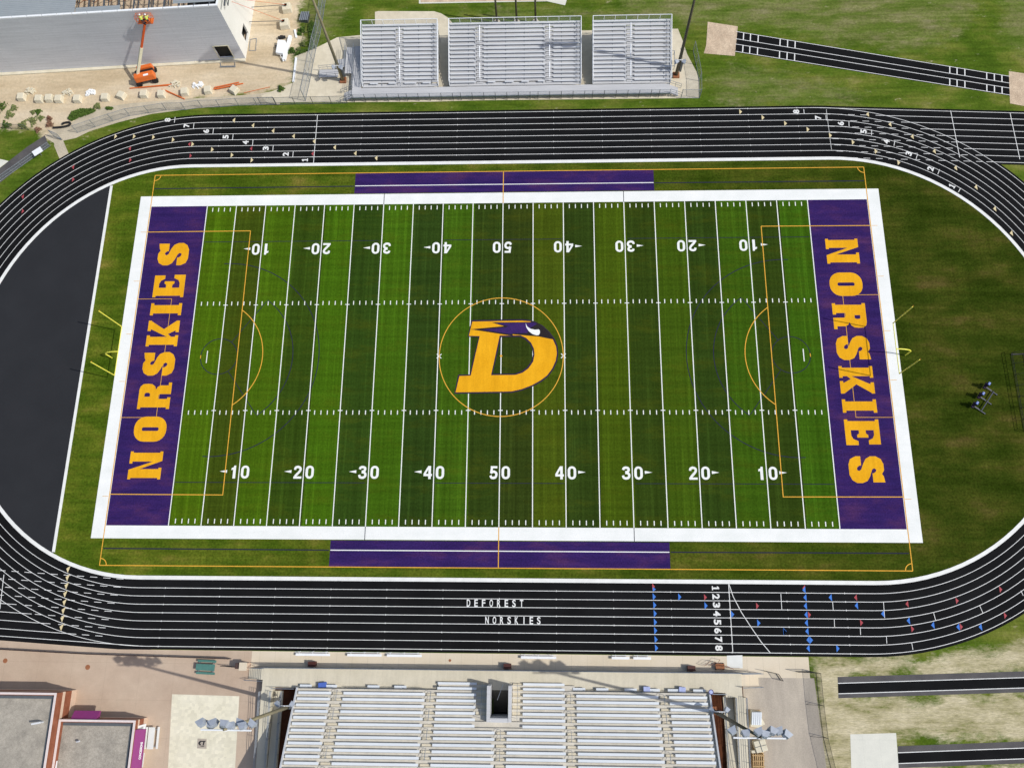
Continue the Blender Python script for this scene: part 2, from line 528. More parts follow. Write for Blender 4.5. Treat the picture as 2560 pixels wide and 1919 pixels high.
# text turned into mesh data; bold by offset
_tc = {}
def glyph(txt, off=.0, serif=False):
    k = (txt, off)
    if k in _tc:
        return _tc[k]
    cu = bpy.data.curves.new('t', 'FONT')
    cu.body = txt
    cu.offset = off
    cu.resolution_u = 4
    ob = bpy.data.objects.new('t', cu)
    COL.objects.link(ob)
    dg = bpy.context.evaluated_depsgraph_get()
    me = bpy.data.meshes.new_from_object(ob.evaluated_get(dg))
    bpy.data.objects.remove(ob)
    xs = [v.co.x for v in me.vertices]; ys = [v.co.y for v in me.vertices]
    _tc[k] = (me, min(xs), max(xs), min(ys), max(ys))
    return _tc[k]

ONE = [(.42, 0), (.86, 0), (.86, 1), (.55, 1), (.46, .87), (.14, .80), (.14, .64), (.42, .68)]
ONE_SERIF = [(.0, 0), (1.0, 0), (1.0, .14), (.74, .14), (.74, 1), (.42, 1), (.05, .82), (.05, .68), (.34, .74), (.34, .14), (.0, .14)]
def put_text(mb, txt, cx, cy, z, wd, ht, rot=0.0, off=.03):
    if txt == '1':
        P = ONE if wd > .5 else ONE_SERIF
        c, sn = math.cos(rot), math.sin(rot)
        L = [((u - .5) * max(wd, .52), (v - .5) * ht) for u, v in P]
        mb.poly([(cx + a * c - b * sn, cy + a * sn + b * c) for a, b in L], z)
        return
    me, x0, x1, y0, y1 = glyph(txt, off)
    mt = Matrix.Translation((cx, cy, z)) @ Matrix.Rotation(rot, 4, 'Z') @ Matrix.Diagonal((wd / (x1 - x0), ht / (y1 - y0), 1, 1)) @ Matrix.Translation((-(x0 + x1) / 2, -(y0 + y1) / 2, 0))
    mb.add_mesh(me, mt)

def rect(u0, u1, v0, v1):
    return [(u0, v0), (u1, v0), (u1, v1), (u0, v1)]
def rrect(u0, u1, v0, v1, r, n=6):
    o = []
    for cx, cy, a in ((u1 - r, v1 - r, 0), (u0 + r, v1 - r, 90), (u0 + r, v0 + r, 180), (u1 - r, v0 + r, 270)):
        o += [(cx + r * math.cos(R(a + 90 * k / n)), cy + r * math.sin(R(a + 90 * k / n))) for k in range(n + 1)]
    return o
def ribbon(pts, wd, cap0=None):
    # smooth spline through pts then offset
    P = [Vector(p) for p in pts]
    Q = []
    for i in range(len(P) - 1):
        a = P[max(i - 1, 0)]; b = P[i]; c = P[i + 1]; d = P[min(i + 2, len(P) - 1)]
        for k in range(6):
            t = k / 6
            Q.append(.5 * ((2 * b) + (-a + c) * t + (2 * a - 5 * b + 4 * c - d) * t * t + (-a + 3 * b - 3 * c + d) * t ** 3))
    Q.append(P[-1])
    A, B = [], []
    for i, q in enumerate(Q):
        t = (Q[min(i + 1, len(Q) - 1)] - Q[max(i - 1, 0)]).normalized()
        nrm = Vector((-t.y, t.x)) * wd[0] / 2 if False else Vector((-t.y, t.x))
        ww = wd if isinstance(wd, float) else wd(i / (len(Q) - 1))
        A.append(q + nrm * ww / 2); B.append(q - nrm * ww / 2)
    return A, B

def field_digit(mb, ch, cx, cy, z, wd, ht, rot):
    """plain bold numeral; em box .7 wide, 1 high"""
    w_ = .19
    P = {'0': [(rrect(0, .7, 0, 1, .33), rrect(.21, .49, .17, .83, .135))],
         '4': [([(.40, 0), (.61, 0), (.61, .22), (.70, .22), (.70, .39), (.61, .39), (.61, 1), (.38, 1), (0, .41), (0, .22), (.40, .22)], [(.18, .39), (.40, .39), (.40, .74)])],
         '5': [rect(.12, .66, .83, 1), [(.12, .83), (.30, .83), (.27, .60), (.22, .44), (.06, .46)], [(.14, .48), (.34, .58), (.55, .49), (.59, .32), (.51, .15), (.34, .095), (.18, .13), (.10, .28)]],
         '2': [rect(.02, .70, 0, .17), [(.12, .68), (.16, .84), (.35, .905), (.55, .83), (.58, .68), (.47, .5), (.24, .27), (.13, .1)]],
         '3': [[(.11, .73), (.17, .86), (.35, .905), (.54, .84), (.55, .69), (.43, .57), (.28, .55)], [(.28, .51), (.46, .49), (.59, .38), (.58, .2), (.44, .1), (.26, .095), (.13, .16), (.09, .31)]],
         '1': [ONE]}[ch]
    c, sn = math.cos(rot), math.sin(rot)
    def T(p):
        x, y = (p[0] - .35) * wd / .7, (p[1] - .5) * ht
        return (cx + x * c - y * sn, cy + x * sn + y * c)
    for i, q in enumerate(P):
        zz = z + .0005 * i
        if isinstance(q, tuple):
            mb.poly([T(p) for p in q[0]], zz, holes=[[T(p) for p in q[1]]])
        elif (ch in '235') and len(q) > 5:
            A, B = ribbon(q, w_)
            mb.strip([T(p) for p in A], [T(p) for p in B], zz)
        elif ch == '1':
            mb.poly([T((.12 + p[0] * .52, p[1])) for p in q], zz)
        else:
            mb.poly([T(p) for p in q], zz)

# =================================================================== GROUND
def poly_mask(P, X, Y):
    inside = np.zeros(X.shape, bool)
    n = len(P)
    for i in range(n):
        x0, y0 = P[i]; x1, y1 = P[(i + 1) % n]
        c = ((y0 > Y) != (y1 > Y)) & (X < (x1 - x0) * (Y - y0) / ((y1 - y0) if y1 != y0 else 1e-9) + x0)
        inside ^= c
    return inside

def ground():
    xs = np.arange(-100, 112.01, .6); ys = np.arange(-62, 86.01, .6)
    X, Y = np.meshgrid(xs, ys)
    rng = np.random.RandomState(3)
    def smooth(a, k):
        for _ in range(k):
            a = (a + np.roll(a, 1, 0) + np.roll(a, -1, 0) + np.roll(a, 1, 1) + np.roll(a, -1, 1)) / 5
        return a
    jx = smooth(rng.randn(*X.shape), 6) * 3.0; jy = smooth(rng.randn(*X.shape), 6) * 3.0
    zones = {
        0: [[(-400, -300), (742, -120), (752, 90), (739, 140), (730, 212), (640, 240), (480, 250), (330, 280), (195, 335), (130, 350), (95, 330), (0, 322), (-400, 312)]],
        1: [[(742, -120), (862, -120), (850, 70), (800, 112), (752, 104)],
            [(1125, 28), (1240, 26), (1430, 30), (1540, 20), (1800, -150), (2430, -150), (2425, 60), (2300, 132), (2060, 92), (1830, 62), (1540, 66), (1250, 62), (1140, 60)],
            [(2510, -100), (2900, -100), (2900, 150), (2560, 125), (2505, 110)],
            [(1760, 160), (1980, 190), (2200, 235), (2100, 262), (1800, 250)]],
        2: [[(2040, 1650), (2180, 1648), (2390, 1640), (2400, 1622), (2900, 1585), (2900, 1680), (2110, 1694), (2100, 2100), (2048, 2100), (2032, 1690)],
            [(2090, 1745), (2900, 1722), (2900, 1838), (2250, 1856), (2244, 1828), (2130, 1826), (2125, 2100), (2052, 2100), (2060, 1745)],
            [(2240, 1912), (2900, 1896), (2900, 2200), (2240, 2200)]],
    }
    wts = []
    for k in range(3):
        m = np.zeros(X.shape)
        for P in zones[k]:
            PW = [U(u, v) for u, v in P]
            m = np.maximum(m, poly_mask(PW, X + jx * (1 if k else .6), Y + jy * (1 if k else .6)).astype(float))
        wts.append(smooth(m, (4, 22, 5)[k]))
    me = bpy.data.meshes.new('ground')
    nx, ny = len(xs), len(ys)
    vs = np.stack([X.ravel(), Y.ravel(), np.zeros(X.size)], 1)
    idx = np.arange(X.size).reshape(ny, nx)
    fs = np.stack([idx[:-1, :-1], idx[:-1, 1:], idx[1:, 1:], idx[1:, :-1]], -1).reshape(-1, 4)
    fc = vs[fs].mean(1)
    fs = fs[~((fc[:, 0] > -.5) & (fc[:, 0] < 1.65) & (fc[:, 1] > -48.5) & (fc[:, 1] < -45.2))]   # stairwell under the stand
    # skirt to the horizon
    far = [(-1500, -1500), (1500, -1500), (1500, 1500), (-1500, 1500)]
    base = len(vs)
    vs = np.concatenate([vs, np.array([(a, b, 0) for a, b in far])])
    c = [idx[0, 0], idx[0, -1], idx[-1, -1], idx[-1, 0]]
    sk = [(base + k, base + (k + 1) % 4, int(c[(k + 1) % 4]), int(c[k])) for k in range(4)]
    me.from_pydata(vs.tolist(), [], fs.tolist() + sk)
    ca = me.color_attributes.new('zone', 'FLOAT_COLOR', 'POINT')
    arr = np.zeros((len(vs), 4), np.float32); arr[:, 3] = 1
    for k in range(3):
        arr[:X.size, k] = wts[k].ravel()
    ca.data.foreach_set('color', arr.ravel())
    m = bpy.data.materials.new('ground_cover')
    m.use_nodes = True
    n = m.node_tree
    b = n.nodes['Principled BSDF']; b.inputs['Roughness'].default_value = 1; b.inputs['Specular IOR Level'].default_value = 0
    tc = n.nodes.new('ShaderNodeTexCoord').outputs['Object']
    at = n.nodes.new('ShaderNodeAttribute'); at.attribute_name = 'zone'
    sc = n.nodes.new('ShaderNodeSeparateColor'); n.links.new(at.outputs['Color'], sc.inputs[0])
    fine = ramp(n, mapped_noise(n, tc, (1, 1, 1), 2.6, 6, .85), [(.25, g(.5)), (.75, g(1.6))])
    grass = ramp(n, mapped_noise(n, tc, (.5, 1, 1), .28, 6), [(.3, srgb('395014')), (.47, srgb('4e621d')), (.6, srgb('656d2c')), (.77, srgb('8a8250'))])
    grass = mixc(n, 1.0, grass, fine, 'MULTIPLY')
    mow = ramp(n, mapped_noise(n, tc, (.08, 1.7, 1), 1.0, 4, .6), [(.3, g(.8)), (.7, g(1.2))])
    grass = mixc(n, 1.0, grass, mow, 'MULTIPLY')
    hay = ramp(n, mapped_noise(n, tc, (.35, 1, 1), .45, 7, .7), [(.3, srgb('485e1c')), (.45, srgb('5f6c30')), (.58, srgb('747548')), (.75, srgb('90886a'))])
    hay = mixc(n, 1.0, hay, fine, 'MULTIPLY')
    hay = mixc(n, 1.0, hay, mow, 'MULTIPLY')
    dirt = ramp(n, mapped_noise(n, tc, (.35, 1, 1), .16, 7), [(.3, srgb('b8a485')), (.5, srgb('cfbd9f')), (.7, srgb('dccdb4'))])
    dirt = mixc(n, 1.0, dirt, ramp(n, mapped_noise(n, tc, (.2, 1.6, 1), .9, 4), [(.3, g(.9)), (.7, g(1.06))]), 'MULTIPLY')
    dirt = mixc(n, 1.0, dirt, ramp(n, mapped_noise(n, tc, (1, 1, 1), 2.2, 5, .8), [(.3, g(.82)), (.7, g(1.12))]), 'MULTIPLY')
    straw = ramp(n, mapped_noise(n, tc, (.3, 1, 1), .5, 8, .75), [(.33, srgb('6c7438')), (.42, srgb('a39b74')), (.55, srgb('c3b896')), (.75, srgb('d8cdb0'))])
    straw = mixc(n, 1.0, straw, ramp(n, mapped_noise(n, tc, (.6, 3.5, 1), 2.0, 6, .85), [(.3, g(.5)), (.7, g(1.35))]), 'MULTIPLY')
    edge = mapped_noise(n, tc, (.5, 1, 1), .8, 9, .8)
    def wt(o):
        ad = n.nodes.new('ShaderNodeMath'); ad.operation = 'ADD'
        mu = n.nodes.new('ShaderNodeMath'); mu.operation = 'MULTIPLY_ADD'; mu.inputs[1].default_value = 2.4; mu.inputs[2].default_value = -1.2
        n.links.new(edge, mu.inputs[0]); n.links.new(o, ad.inputs[0]); n.links.new(mu.outputs[0], ad.inputs[1])
        return ramp(n, ad.outputs[0], [(.25, g(0)), (.75, g(1))])
    col = mixc(n, wt(sc.outputs[1]), grass, hay)
    col = mixc(n, wt(sc.outputs[2]), col, straw)
    col = mixc(n, wt(sc.outputs[0]), col, dirt)
    n.links.new(col, b.inputs['Base Color'])
    me.materials.append(m)
    o = bpy.data.objects.new('ground', me); COL.objects.link(o)
    tag(o, kind='structure')
ground()

def sheet(name, pts, z, mat):
    return struct(name, MB().poly(pts, z), mat)

# =================================================================== TRACK
def half(o, side):
    if side < 0:
        return 49.0 - 2.2 * o / 8.86, 29.6 + 10.7 * o / 8.86
    return 49.6 - 1.8 * o / 8.86, 30.2 + 9.8 * o / 8.86
def oval(o, n=56):
    b = 31.42 + o
    cl, al = half(o, -1); cr, ar = half(o, 1)
    P = [(cr + ar * math.sin(math.pi * k / n), b * math.cos(math.pi * k / n)) for k in range(n + 1)]
    P += [(-cl - al * math.sin(math.pi * k / n), -b * math.cos(math.pi * k / n)) for k in range(n + 1)]
    return P
LO = [.26 + 1.075 * k for k in range(9)]
Yk = [31.42 + o for o in LO]
mb = MB(); mb.strip(oval(.2), oval(9.25), .010, True)
struct('running_track', mb, 'track')
_e = vN(0, 1420); SLW = (_e[1] + Yk[8]) / (_e[0] + 50.5)      # the west chute veers off slightly
_e = vS(2211, 150); SLE = (_e[1] - Yk[8]) / (_e[0] - 48.0)
def chw(x, y): return y + (SLW * (x + 50.5) if x < -50.5 else 0)
def che(x, y): return y + (SLE * (x - 48.0) if x > 48 else 0)
mb = MB()
mb.poly([(46, 31.3), (46, 40.66), (48, 40.66), (110, che(110, 40.66)), (110, che(110, 31.3)), (48, 31.3)], .006)
mb.poly([(-46, -31.3), (-46, -40.72), (-50.5, -40.72), (-98, chw(-98, -40.72)), (-98, chw(-98, -31.3)), (-50.5, -31.3)], .006)
struct('sprint_chute', mb, 'track')
# lane 1 kerb: a real low white kerb
mb = MB()
A, B = oval(-.27), oval(.25)
mb.strip(A, B, .05, True)
for Pl, rv in ((A, 0), (B, 1)):
    n_ = len(Pl)
    for k in range(n_):
        a, b = Pl[k], Pl[(k + 1) % n_]
        q = [(a[0], a[1], .0), (b[0], b[1], .0), (b[0], b[1], .05), (a[0], a[1], .05)]
        mb.face(q if rv else q[::-1])
struct('track_kerb', mb, 'band')
mb = MB()
LW = .075
for o in LO[1:]:
    mb.strip(oval(o - LW / 2, 90), oval(o + LW / 2, 90), .014, True)
def xcross(y, side):
    o = LO[8]; c, a = half(o, side); bb = 31.42 + o
    return c + a * math.sqrt(max(0, 1 - (y / bb) ** 2))
for k in range(9):
    y = Yk[k]
    xr = xcross(y, 1) + .4; xl = xcross(y, -1) + .4
    mb.line((xr, che(xr, y)), (110, che(110, y)), LW, .0175)
    mb.line((-xl, chw(-xl, -y)), (-98, chw(-98, -y)), LW, .0175)
    if k < 8:
        x = 49.3 + (8 - k) * .22
        while x < xr - 1.0:
            mb.line((x, che(x, y)), (min(x + 1.0, xr - .3), che(x + 1, y)), LW, .0175); x += 1.85
        x = 50.9 + (0) + k * .3
        x = 51.0 + k * .26
        while x < xl - 1.0:
            mb.line((-x, chw(-x, -y)), (-min(x + 1.0, xl - .3), chw(-x - 1, -y)), LW, .0175); x += 1.85
# cross lines
def lane_line(x, k0, k1, side, wd=.09, z=.021, sk=0.0):
    mb.line((x, side * (Yk[k0] + .02)), (x + sk, side * (Yk[k1] - .02)), wd, z)
lane_line(30.5, 0, 8, -1)
cv = [(30.54, -Yk[0]), (31.0, -33.3), (31.9, -35.2), (33.1, -37.2), (34.2, -38.9), (35.3, -Yk[8])]
for a, b in zip(cv[:-1], cv[1:]):
    mb.line(a, b, .09, .0235)
fx = vQ(504, 80)[0]
lane_line(fx, 0, 8, 1)
x1 = vS(525, 290)[0]
mb.line(vS(503, 118), vS(548, 465), .05, .021)
mb.line(vS(1577, 128), vS(1655, 532), .09, .021)
mb.line(vS(2090, 148), vS(2175, 548), .09, .021)
p1 = vN(35, 882); mb.line(p1, vN(0, 1180), .09, .021)
# staggered start lines with lane numbers (top left straight)
nums = [(8, vA(1340, 940)), (7, vA(1487, 975)), (6, vA(1637, 1015)), (5, vA(1788, 1057)), (4, vM(2183, 405)), (3, vQ(147, 40)), (2, vQ(320, 88)), (1, None)]
nm = MB()
def lane_no(k, x, side, xo=None, rot=None, pos=None):
    yc = (Yk[k - 1] + Yk[k]) / 2 * side
    put_text(nm, str(k), x if pos is None else pos[0], yc if pos is None else pos[1], .026, .68 if k > 1 else .4, .95, rot if rot is not None else (R(90) if side > 0 else R(-90)), .04)
for k, p in nums:
    if p:
        lane_line(p[0], k - 1, k, 1)
        lane_no(k, p[0] - 1.15, 1)
    else:
        lane_no(1, fx - 1.4, 1)
for k in range(1, 9):
    lane_no(k, 28.75 - k * .0, -1)
# second set (top right)
def seg(v, a, b, wd=.09, z=.0215):
    mb.line(v(*a), v(*b), wd, z)
vU = view(2240, 260, 2211 / 320)
for k, num, la, lb in ((8, (243, 136), (308, 115), (313, 157)), (7, (433, 187), (500, 165), (503, 207)), (6, (628, 239), (698, 218), (700, 265)),
                       (5, (825, 308), (895, 293), (893, 340)), (4, (1022, 395), (1096, 388), (1087, 432)), (3, (1215, 498), (1292, 503), (1278, 545)),
                       (2, (1403, 628), (1482, 635), (1465, 678)), (1, (1588, 778), (1664, 795), (1643, 832))):
    seg(vS, la, lb)
    a, b = vS(*la), vS(*lb)
    th = math.atan2(a[1] - b[1], a[0] - b[0]) - math.pi / 2
    lane_no(k, 0, 1, rot=R(90) + th, pos=vS(*num))
# bottom-right handoff lines
for la, lb in (((102, 1095), (110, 1222)), ((515, 1160), (520, 1225)), ((528, 1298), (530, 1357)), ((735, 1362), (738, 1422)), ((943, 1430), (947, 1490)),
               ((1145, 1483), (1155, 1542)), ((920, 1160), (930, 1288)), ((1320, 1247), (1336, 1305)), ((1687, 1190), (1713, 1248)), ((2015, 1070), (2035, 1110))):
    seg(vV, la, lb, .07)
for o in LO[1:]:
    for k in range(-6, 7):
        for s_ in (-1, 1):
            x = k * 7.55 + .2
            mb.line((x, s_ * (31.42 + o - .1)), (x, s_ * (31.42 + o + .1)), .08, .0155)
struct('lane_lines', mb, 'line')
tx = MB()
_w = view(1100, 1360, 2211 / 400)
DX0, DX1, NX0, NX1 = _w(397, 692)[0], _w(1128, 697)[0], _w(652, 928)[0], _w(1365, 932)[0]
for i, c in enumerate('DEFOREST'):
    put_text(tx, c, DX0 + i * (DX1 - DX0) / 7, -34.38, .0145, .46, .95, 0, .022)
for i, c in enumerate('NORSKIES'):
    put_text(tx, c, NX0 + i * (NX1 - NX0) / 7, -36.55, .0145, .46 if c != 'I' else .13, .95, 0, .022)
struct('track_lettering', tx, 'line')
struct('lane_numbers', nm, 'line')
# exchange-zone triangles
def tri(mb_, p, s, dr, z=.0265, hh=.46, wd=.42, th=0.0):
    pts = [(0, -hh), (0, hh), (dr * wd, 0)]
    c, sn = math.cos(th), math.sin(th)
    pts = [(p[0] + x * c - y * sn, p[1] + x * sn + y * c) for x, y in pts]
    mb_.poly(pts, z)
tan, red, blu = MB(), MB(), MB()
for v, a, b, d in [(vM, 2030, 212, -1), (vM, 2195, 256, -1), (vM, 990, 350, 1), (vM, 1150, 350, 1), (vM, 1316, 357, 1), (vM, 1486, 380, 1), (vM, 1654, 418, 1), (vM, 1824, 464, 1), (vM, 1994, 512, 1), (vM, 2166, 555, 1),
                   (vB, 158, 1132, -1), (vB, 335, 1178, -1), (vB, 513, 1222, -1), (vQ, 690, 30, -1), (vQ, 868, 82, -1), (vQ, 1048, 122, -1),
                   (vS, 140, 238, 1), (vS, 334, 290, 1), (vS, 528, 342, 1), (vS, 724, 400, 1), (vS, 922, 478, 1), (vS, 1118, 576, 1),
                   (vS, 870, 160, -1), (vS, 1064, 247, -1), (vS, 1256, 352, -1), (vS, 1446, 478, -1), (vS, 1630, 622, -1), (vS, 1806, 788, -1), (vS, 1968, 975, -1), (vS, 2112, 1185, -1), (vD, 338, 737, 1), (vD, 485, 775, 1)]:
    tri(tan, v(a, b), 1, d)
for k, (a, b) in enumerate([(598, 838), (592, 910), (583, 980), (572, 1050), (566, 1122), (557, 1193), (548, 1262), (540, 1338)]):
    tri(tan, vN(a, b), 1, -1, hh=.5, th=R(-14))
for v, a, b, d in [(vM, 2178, 455, -1), (vM, 1130, 455, -1), (vM, 1118, 555, 1), (vM, 640, 615, -1), (vM, 625, 722, 1), (vM, 205, 870, -1), (vM, 190, 995, 1), (vM, 1644, 418, -1), (vM, 1638, 518, 1), (vQ, 498, 85, -1),
                   (vW, 850, 610, 1), (vW, 1328, 708, 1), (vW, 1808, 787, 1), (vV, 708, 1125, -1), (vV, 1118, 1177, -1), (vV, 1497, 1150, 1), (vV, 735, 1325, 1), (vV, 320, 1262, 1), (vV, 1142, 1375, 1), (vV, 1845, 1060, 1), (vV, 1882, 1268, 1), (vV, 1530, 1357, 1), (vV, 296, 1050, -1)]:
    tri(red, v(a, b), 1, d, .0275, .42, .36)
for a, b, d in [(855, 635, 1), (855, 703, 1), (860, 780, 1), (864, 858, 1), (866, 937, 1), (868, 1015, 1), (872, 1097, 1), (876, 1175, 1), (1090, 705, 1), (1332, 785, 1), (1577, 865, 1), (1818, 945, 1), (2060, 1023, 1)]:
    tri(blu, vW(a, b), 1, d, .0285, .46 if b != 635 else .3, .4)
for a, b, d in [(306, 1125, -1), (309, 1192, -1), (314, 1262, -1), (317, 1327, -1), (322, 1394, -1), (331, 1463, -1), (333, 1463, 1), (331, 1530, -1), (298, 1065, -1), (508, 1125, -1), (716, 1190, -1), (926, 1255, -1), (1130, 1310, -1), (1325, 1345, -1), (1526, 1360, -1), (1704, 1360, -1), (122, 1397, 1), (545, 1530, 1)]:
    tri(blu, vV(a, b), 1, d, .0285, .46, .4)
struct('tan_lane_marks', tan, 'tan_mark')
struct('red_lane_marks', red, 'red_mark')
struct('blue_lane_marks', blu, 'blue_mark')

# =================================================================== INFIELD
inner = oval(-.1, 60)
struct('infield_grass', MB().poly(inner, .004), 'infield')
# black asphalt D at the west end
xl = -61.35
Dp = [p for p in oval(-.2, 90) if p[0] < xl]
Dp = sorted(Dp, key=lambda p: -p[1])
c_, a_ = half(-.2, -1)
ye = 31.22 * math.sqrt(1 - ((-xl - c_) / a_) ** 2)
struct('asphalt_apron', MB().poly([(xl, ye)] + Dp + [(xl, -ye)], .009), 'asphalt')
mb = MB().bx(xl - .2, xl + .2, -ye + .25, ye - .25, .0, .06)
struct('apron_kerb', mb, 'band')
# playing field
YD = .9144
struct('football_field', MB().poly([(-45.72, -24.42), (45.72, -24.42), (45.72, 24.42), (-45.72, 24.42)], .008), 'field')
mb = MB()
for s_ in (-1, 1):
    mb.poly([(s_ * 45.72, -24.42), (s_ * 45.72, 24.42), (s_ * 54.55, 24.42), (s_ * 54.55, -24.42)], .008)
    mb.poly([(-22.95, s_ * 26.3), (22.95, s_ * 26.3), (22.95, s_ * 29.82), (-22.95, s_ * 29.82)], .008)
struct('purple_turf', mb, 'purple')
mb = MB()
ox, oy, ix, iy = 56.4, 26.18, 54.5, 24.42
mb.poly([(-ox, -oy), (ox, -oy), (ox, oy), (-ox, oy)], .012, holes=[[(-ix, -iy), (ix, -iy), (ix, iy), (-ix, iy)]])
struct('field_border', mb, 'white_paint')
mb = MB()
z = .0165
# logo clears the yard lines around midfield
def yard(x, y0, y1, wd=.13):
    mb.line((x, y0), (x, y1), wd, z)
for k in range(-50, 51, 5):
    x = k * YD
    if k == 0:
        yard(x, 5.0 - .3, 24.4); yard(x, -24.4, -4.85); yard(x, -3.35, 2.95)
    elif k == -5:
        yard(x, 4.55, 24.4); yard(x, -24.4, -4.95)
        yard(x - 0, -2.9, 2.95, .13)
    elif k == 5:
        yard(x, 4.8, 24.4); yard(x, -24.4, -4.35); yard(x, -.3, 1.15)
    else:
        yard(x, -24.4, 24.4)
for k in range(-49, 50):
    if k % 5 == 0:
        x = k * YD
        for y in (8.06, -8.06):
            mb.line((x - .32, y), (x + .32, y), .12, .0175)
        continue
    x = k * YD
    for y0, y1 in ((24.1, 23.45), (-24.1, -23.45), (8.0, 8.62), (-8.05, -8.67)):
        mb.line((x, y0), (x, y1), .13, .0175)
for s_ in (-1, 1):
    mb.line((-22.9, s_ * 27.6), (22.9, s_ * 27.6), .13, .0175)
    mb.line((s_ * 43.05, -.93), (s_ * 43.05, .93), .13, .0175)
    for a in (-1, 1):
        mb.line((s_ * 8.97 - .33, -.33 * a), (s_ * 8.97 + .33, .33 * a), .12, .0185 + .001 * a)
for k in range(-40, 41, 10):
    x = k * YD
    n1, n2 = str(50 - abs(k))
    for yy, ro in ((-16.93, 0.0), (17.08, math.pi)):
        sg = 1 if ro == 0 else -1
        for ch, dx in ((n1, -.84), (n2, .86)):
            field_digit(mb, ch, x + sg * dx, yy, .0195, 1.17, 1.82, ro)
        if k:
            d = 1 if k > 0 else -1
            mb.poly([(x + d * 1.72, yy + .3 - .0), (x + d * 1.72, yy - .12), (x + d * 2.75, yy + .09)], .0195)
struct('yard_lines', mb, 'white_paint')
mb = MB()
z = .0215
OW = .12
sx, sy = 54.62, 29.83
for s_ in (-1, 1):
    mb.line((-sx, s_ * sy), (sx, s_ * sy), OW, z)
    mb.line((s_ * sx, -sy), (s_ * sx, sy), OW, z + .001)
    mb.line((s_ * sx, 20.1), (s_ * 38.55, 20.15), OW, z); mb.line((s_ * sx, -20.1), (s_ * 38.5, -20.15), OW, z)
    mb.line((s_ * 38.55, -20.15), (s_ * 38.55, 20.15), OW, z + .001)
    for a, b in ((9.12, 9.12), (-9.08, -9.08)):
        mb.line((s_ * sx, a), (s_ * 49.42, a), .07, .013)
    mb.line((s_ * 49.42, -9.08), (s_ * 49.42, 9.12), .07, .0135)
    th = math.acos((43.6 - 38.55) / 8.93)
    th = math.asin(7.31 / 8.93)
    c0 = s_ * (34.82 + 8.93)
    a0, a1 = (math.pi - th, math.pi + th) if s_ > 0 else (-th, th)
    mb.arc((c0, 0), 8.93, a0, a1, OW, z, 40)
    mb.line((s_ * 43.98, -.25), (s_ * 43.98, .25), .1, .0235)
    for t_ in (-1, 1):
        st = math.atan2(-t_, -s_)
        mb.arc((s_ * sx, t_ * sy), .93, st - R(45), st + R(45), OW, z + .002, 10)
    for yy in (20.1, 12, 3.6, -3.7, -20.4):
        mb.line((s_ * 54.75, yy * 1.0), (s_ * 55.6, yy), .06, .0215)
mb.arc((0, 0), 8.95, 0, 2 * math.pi, OW, z - .001, 128)
for y0, y1 in ((24.42, 29.83), (-29.83, -24.42)):
    mb.line((0, y0), (0, y1), OW, z + .001)
mb.disc((0, 0), .18, .0, .024, 10)
struct('soccer_lines', mb, 'orange_line')
mb = MB()
z = .0135
for s_ in (-1, 1):
    for y in (18.35, -18.4):
        for a, b in ((18.7, 45.5), (0, 8.9)):
            mb.line((s_ * a, y), (s_ * b, y), .09, z)
    mb.line((s_ * 23.1, 27.55), (s_ * 54.4, 27.5), .16, z); mb.line((s_ * 23.1, -27.6), (s_ * 54.4, -27.55), .16, z)
    for y in (-1, 1):
        mb.line((s_ * 18.29, y * 24.4), (s_ * 18.29, y * 26.18), .1, .0145)
    c0 = s_ * 41.27
    mb.arc((c0, .06), 2.72, 0, 2 * math.pi, .11, .0145, 48)
    f_ = 0 if s_ < 0 else math.pi
    mb.arc((c0, 0), 14.75, f_ - R(93), f_ + R(93), .12, z, 72)
    mb.arc((c0, 0), 10.9, f_ - R(54), f_ + R(54), .12, z, 48)
    for a in (-1, 1):
        t = f_ + a * R(54)
        mb.line((c0 + 2.8 * math.cos(t), 2.8 * math.sin(t)), (c0 + 10.7 * math.cos(t), 10.7 * math.sin(t)), .1, .0155 + .0005 * a)
struct('lacrosse_lines', mb, 'dark_line')

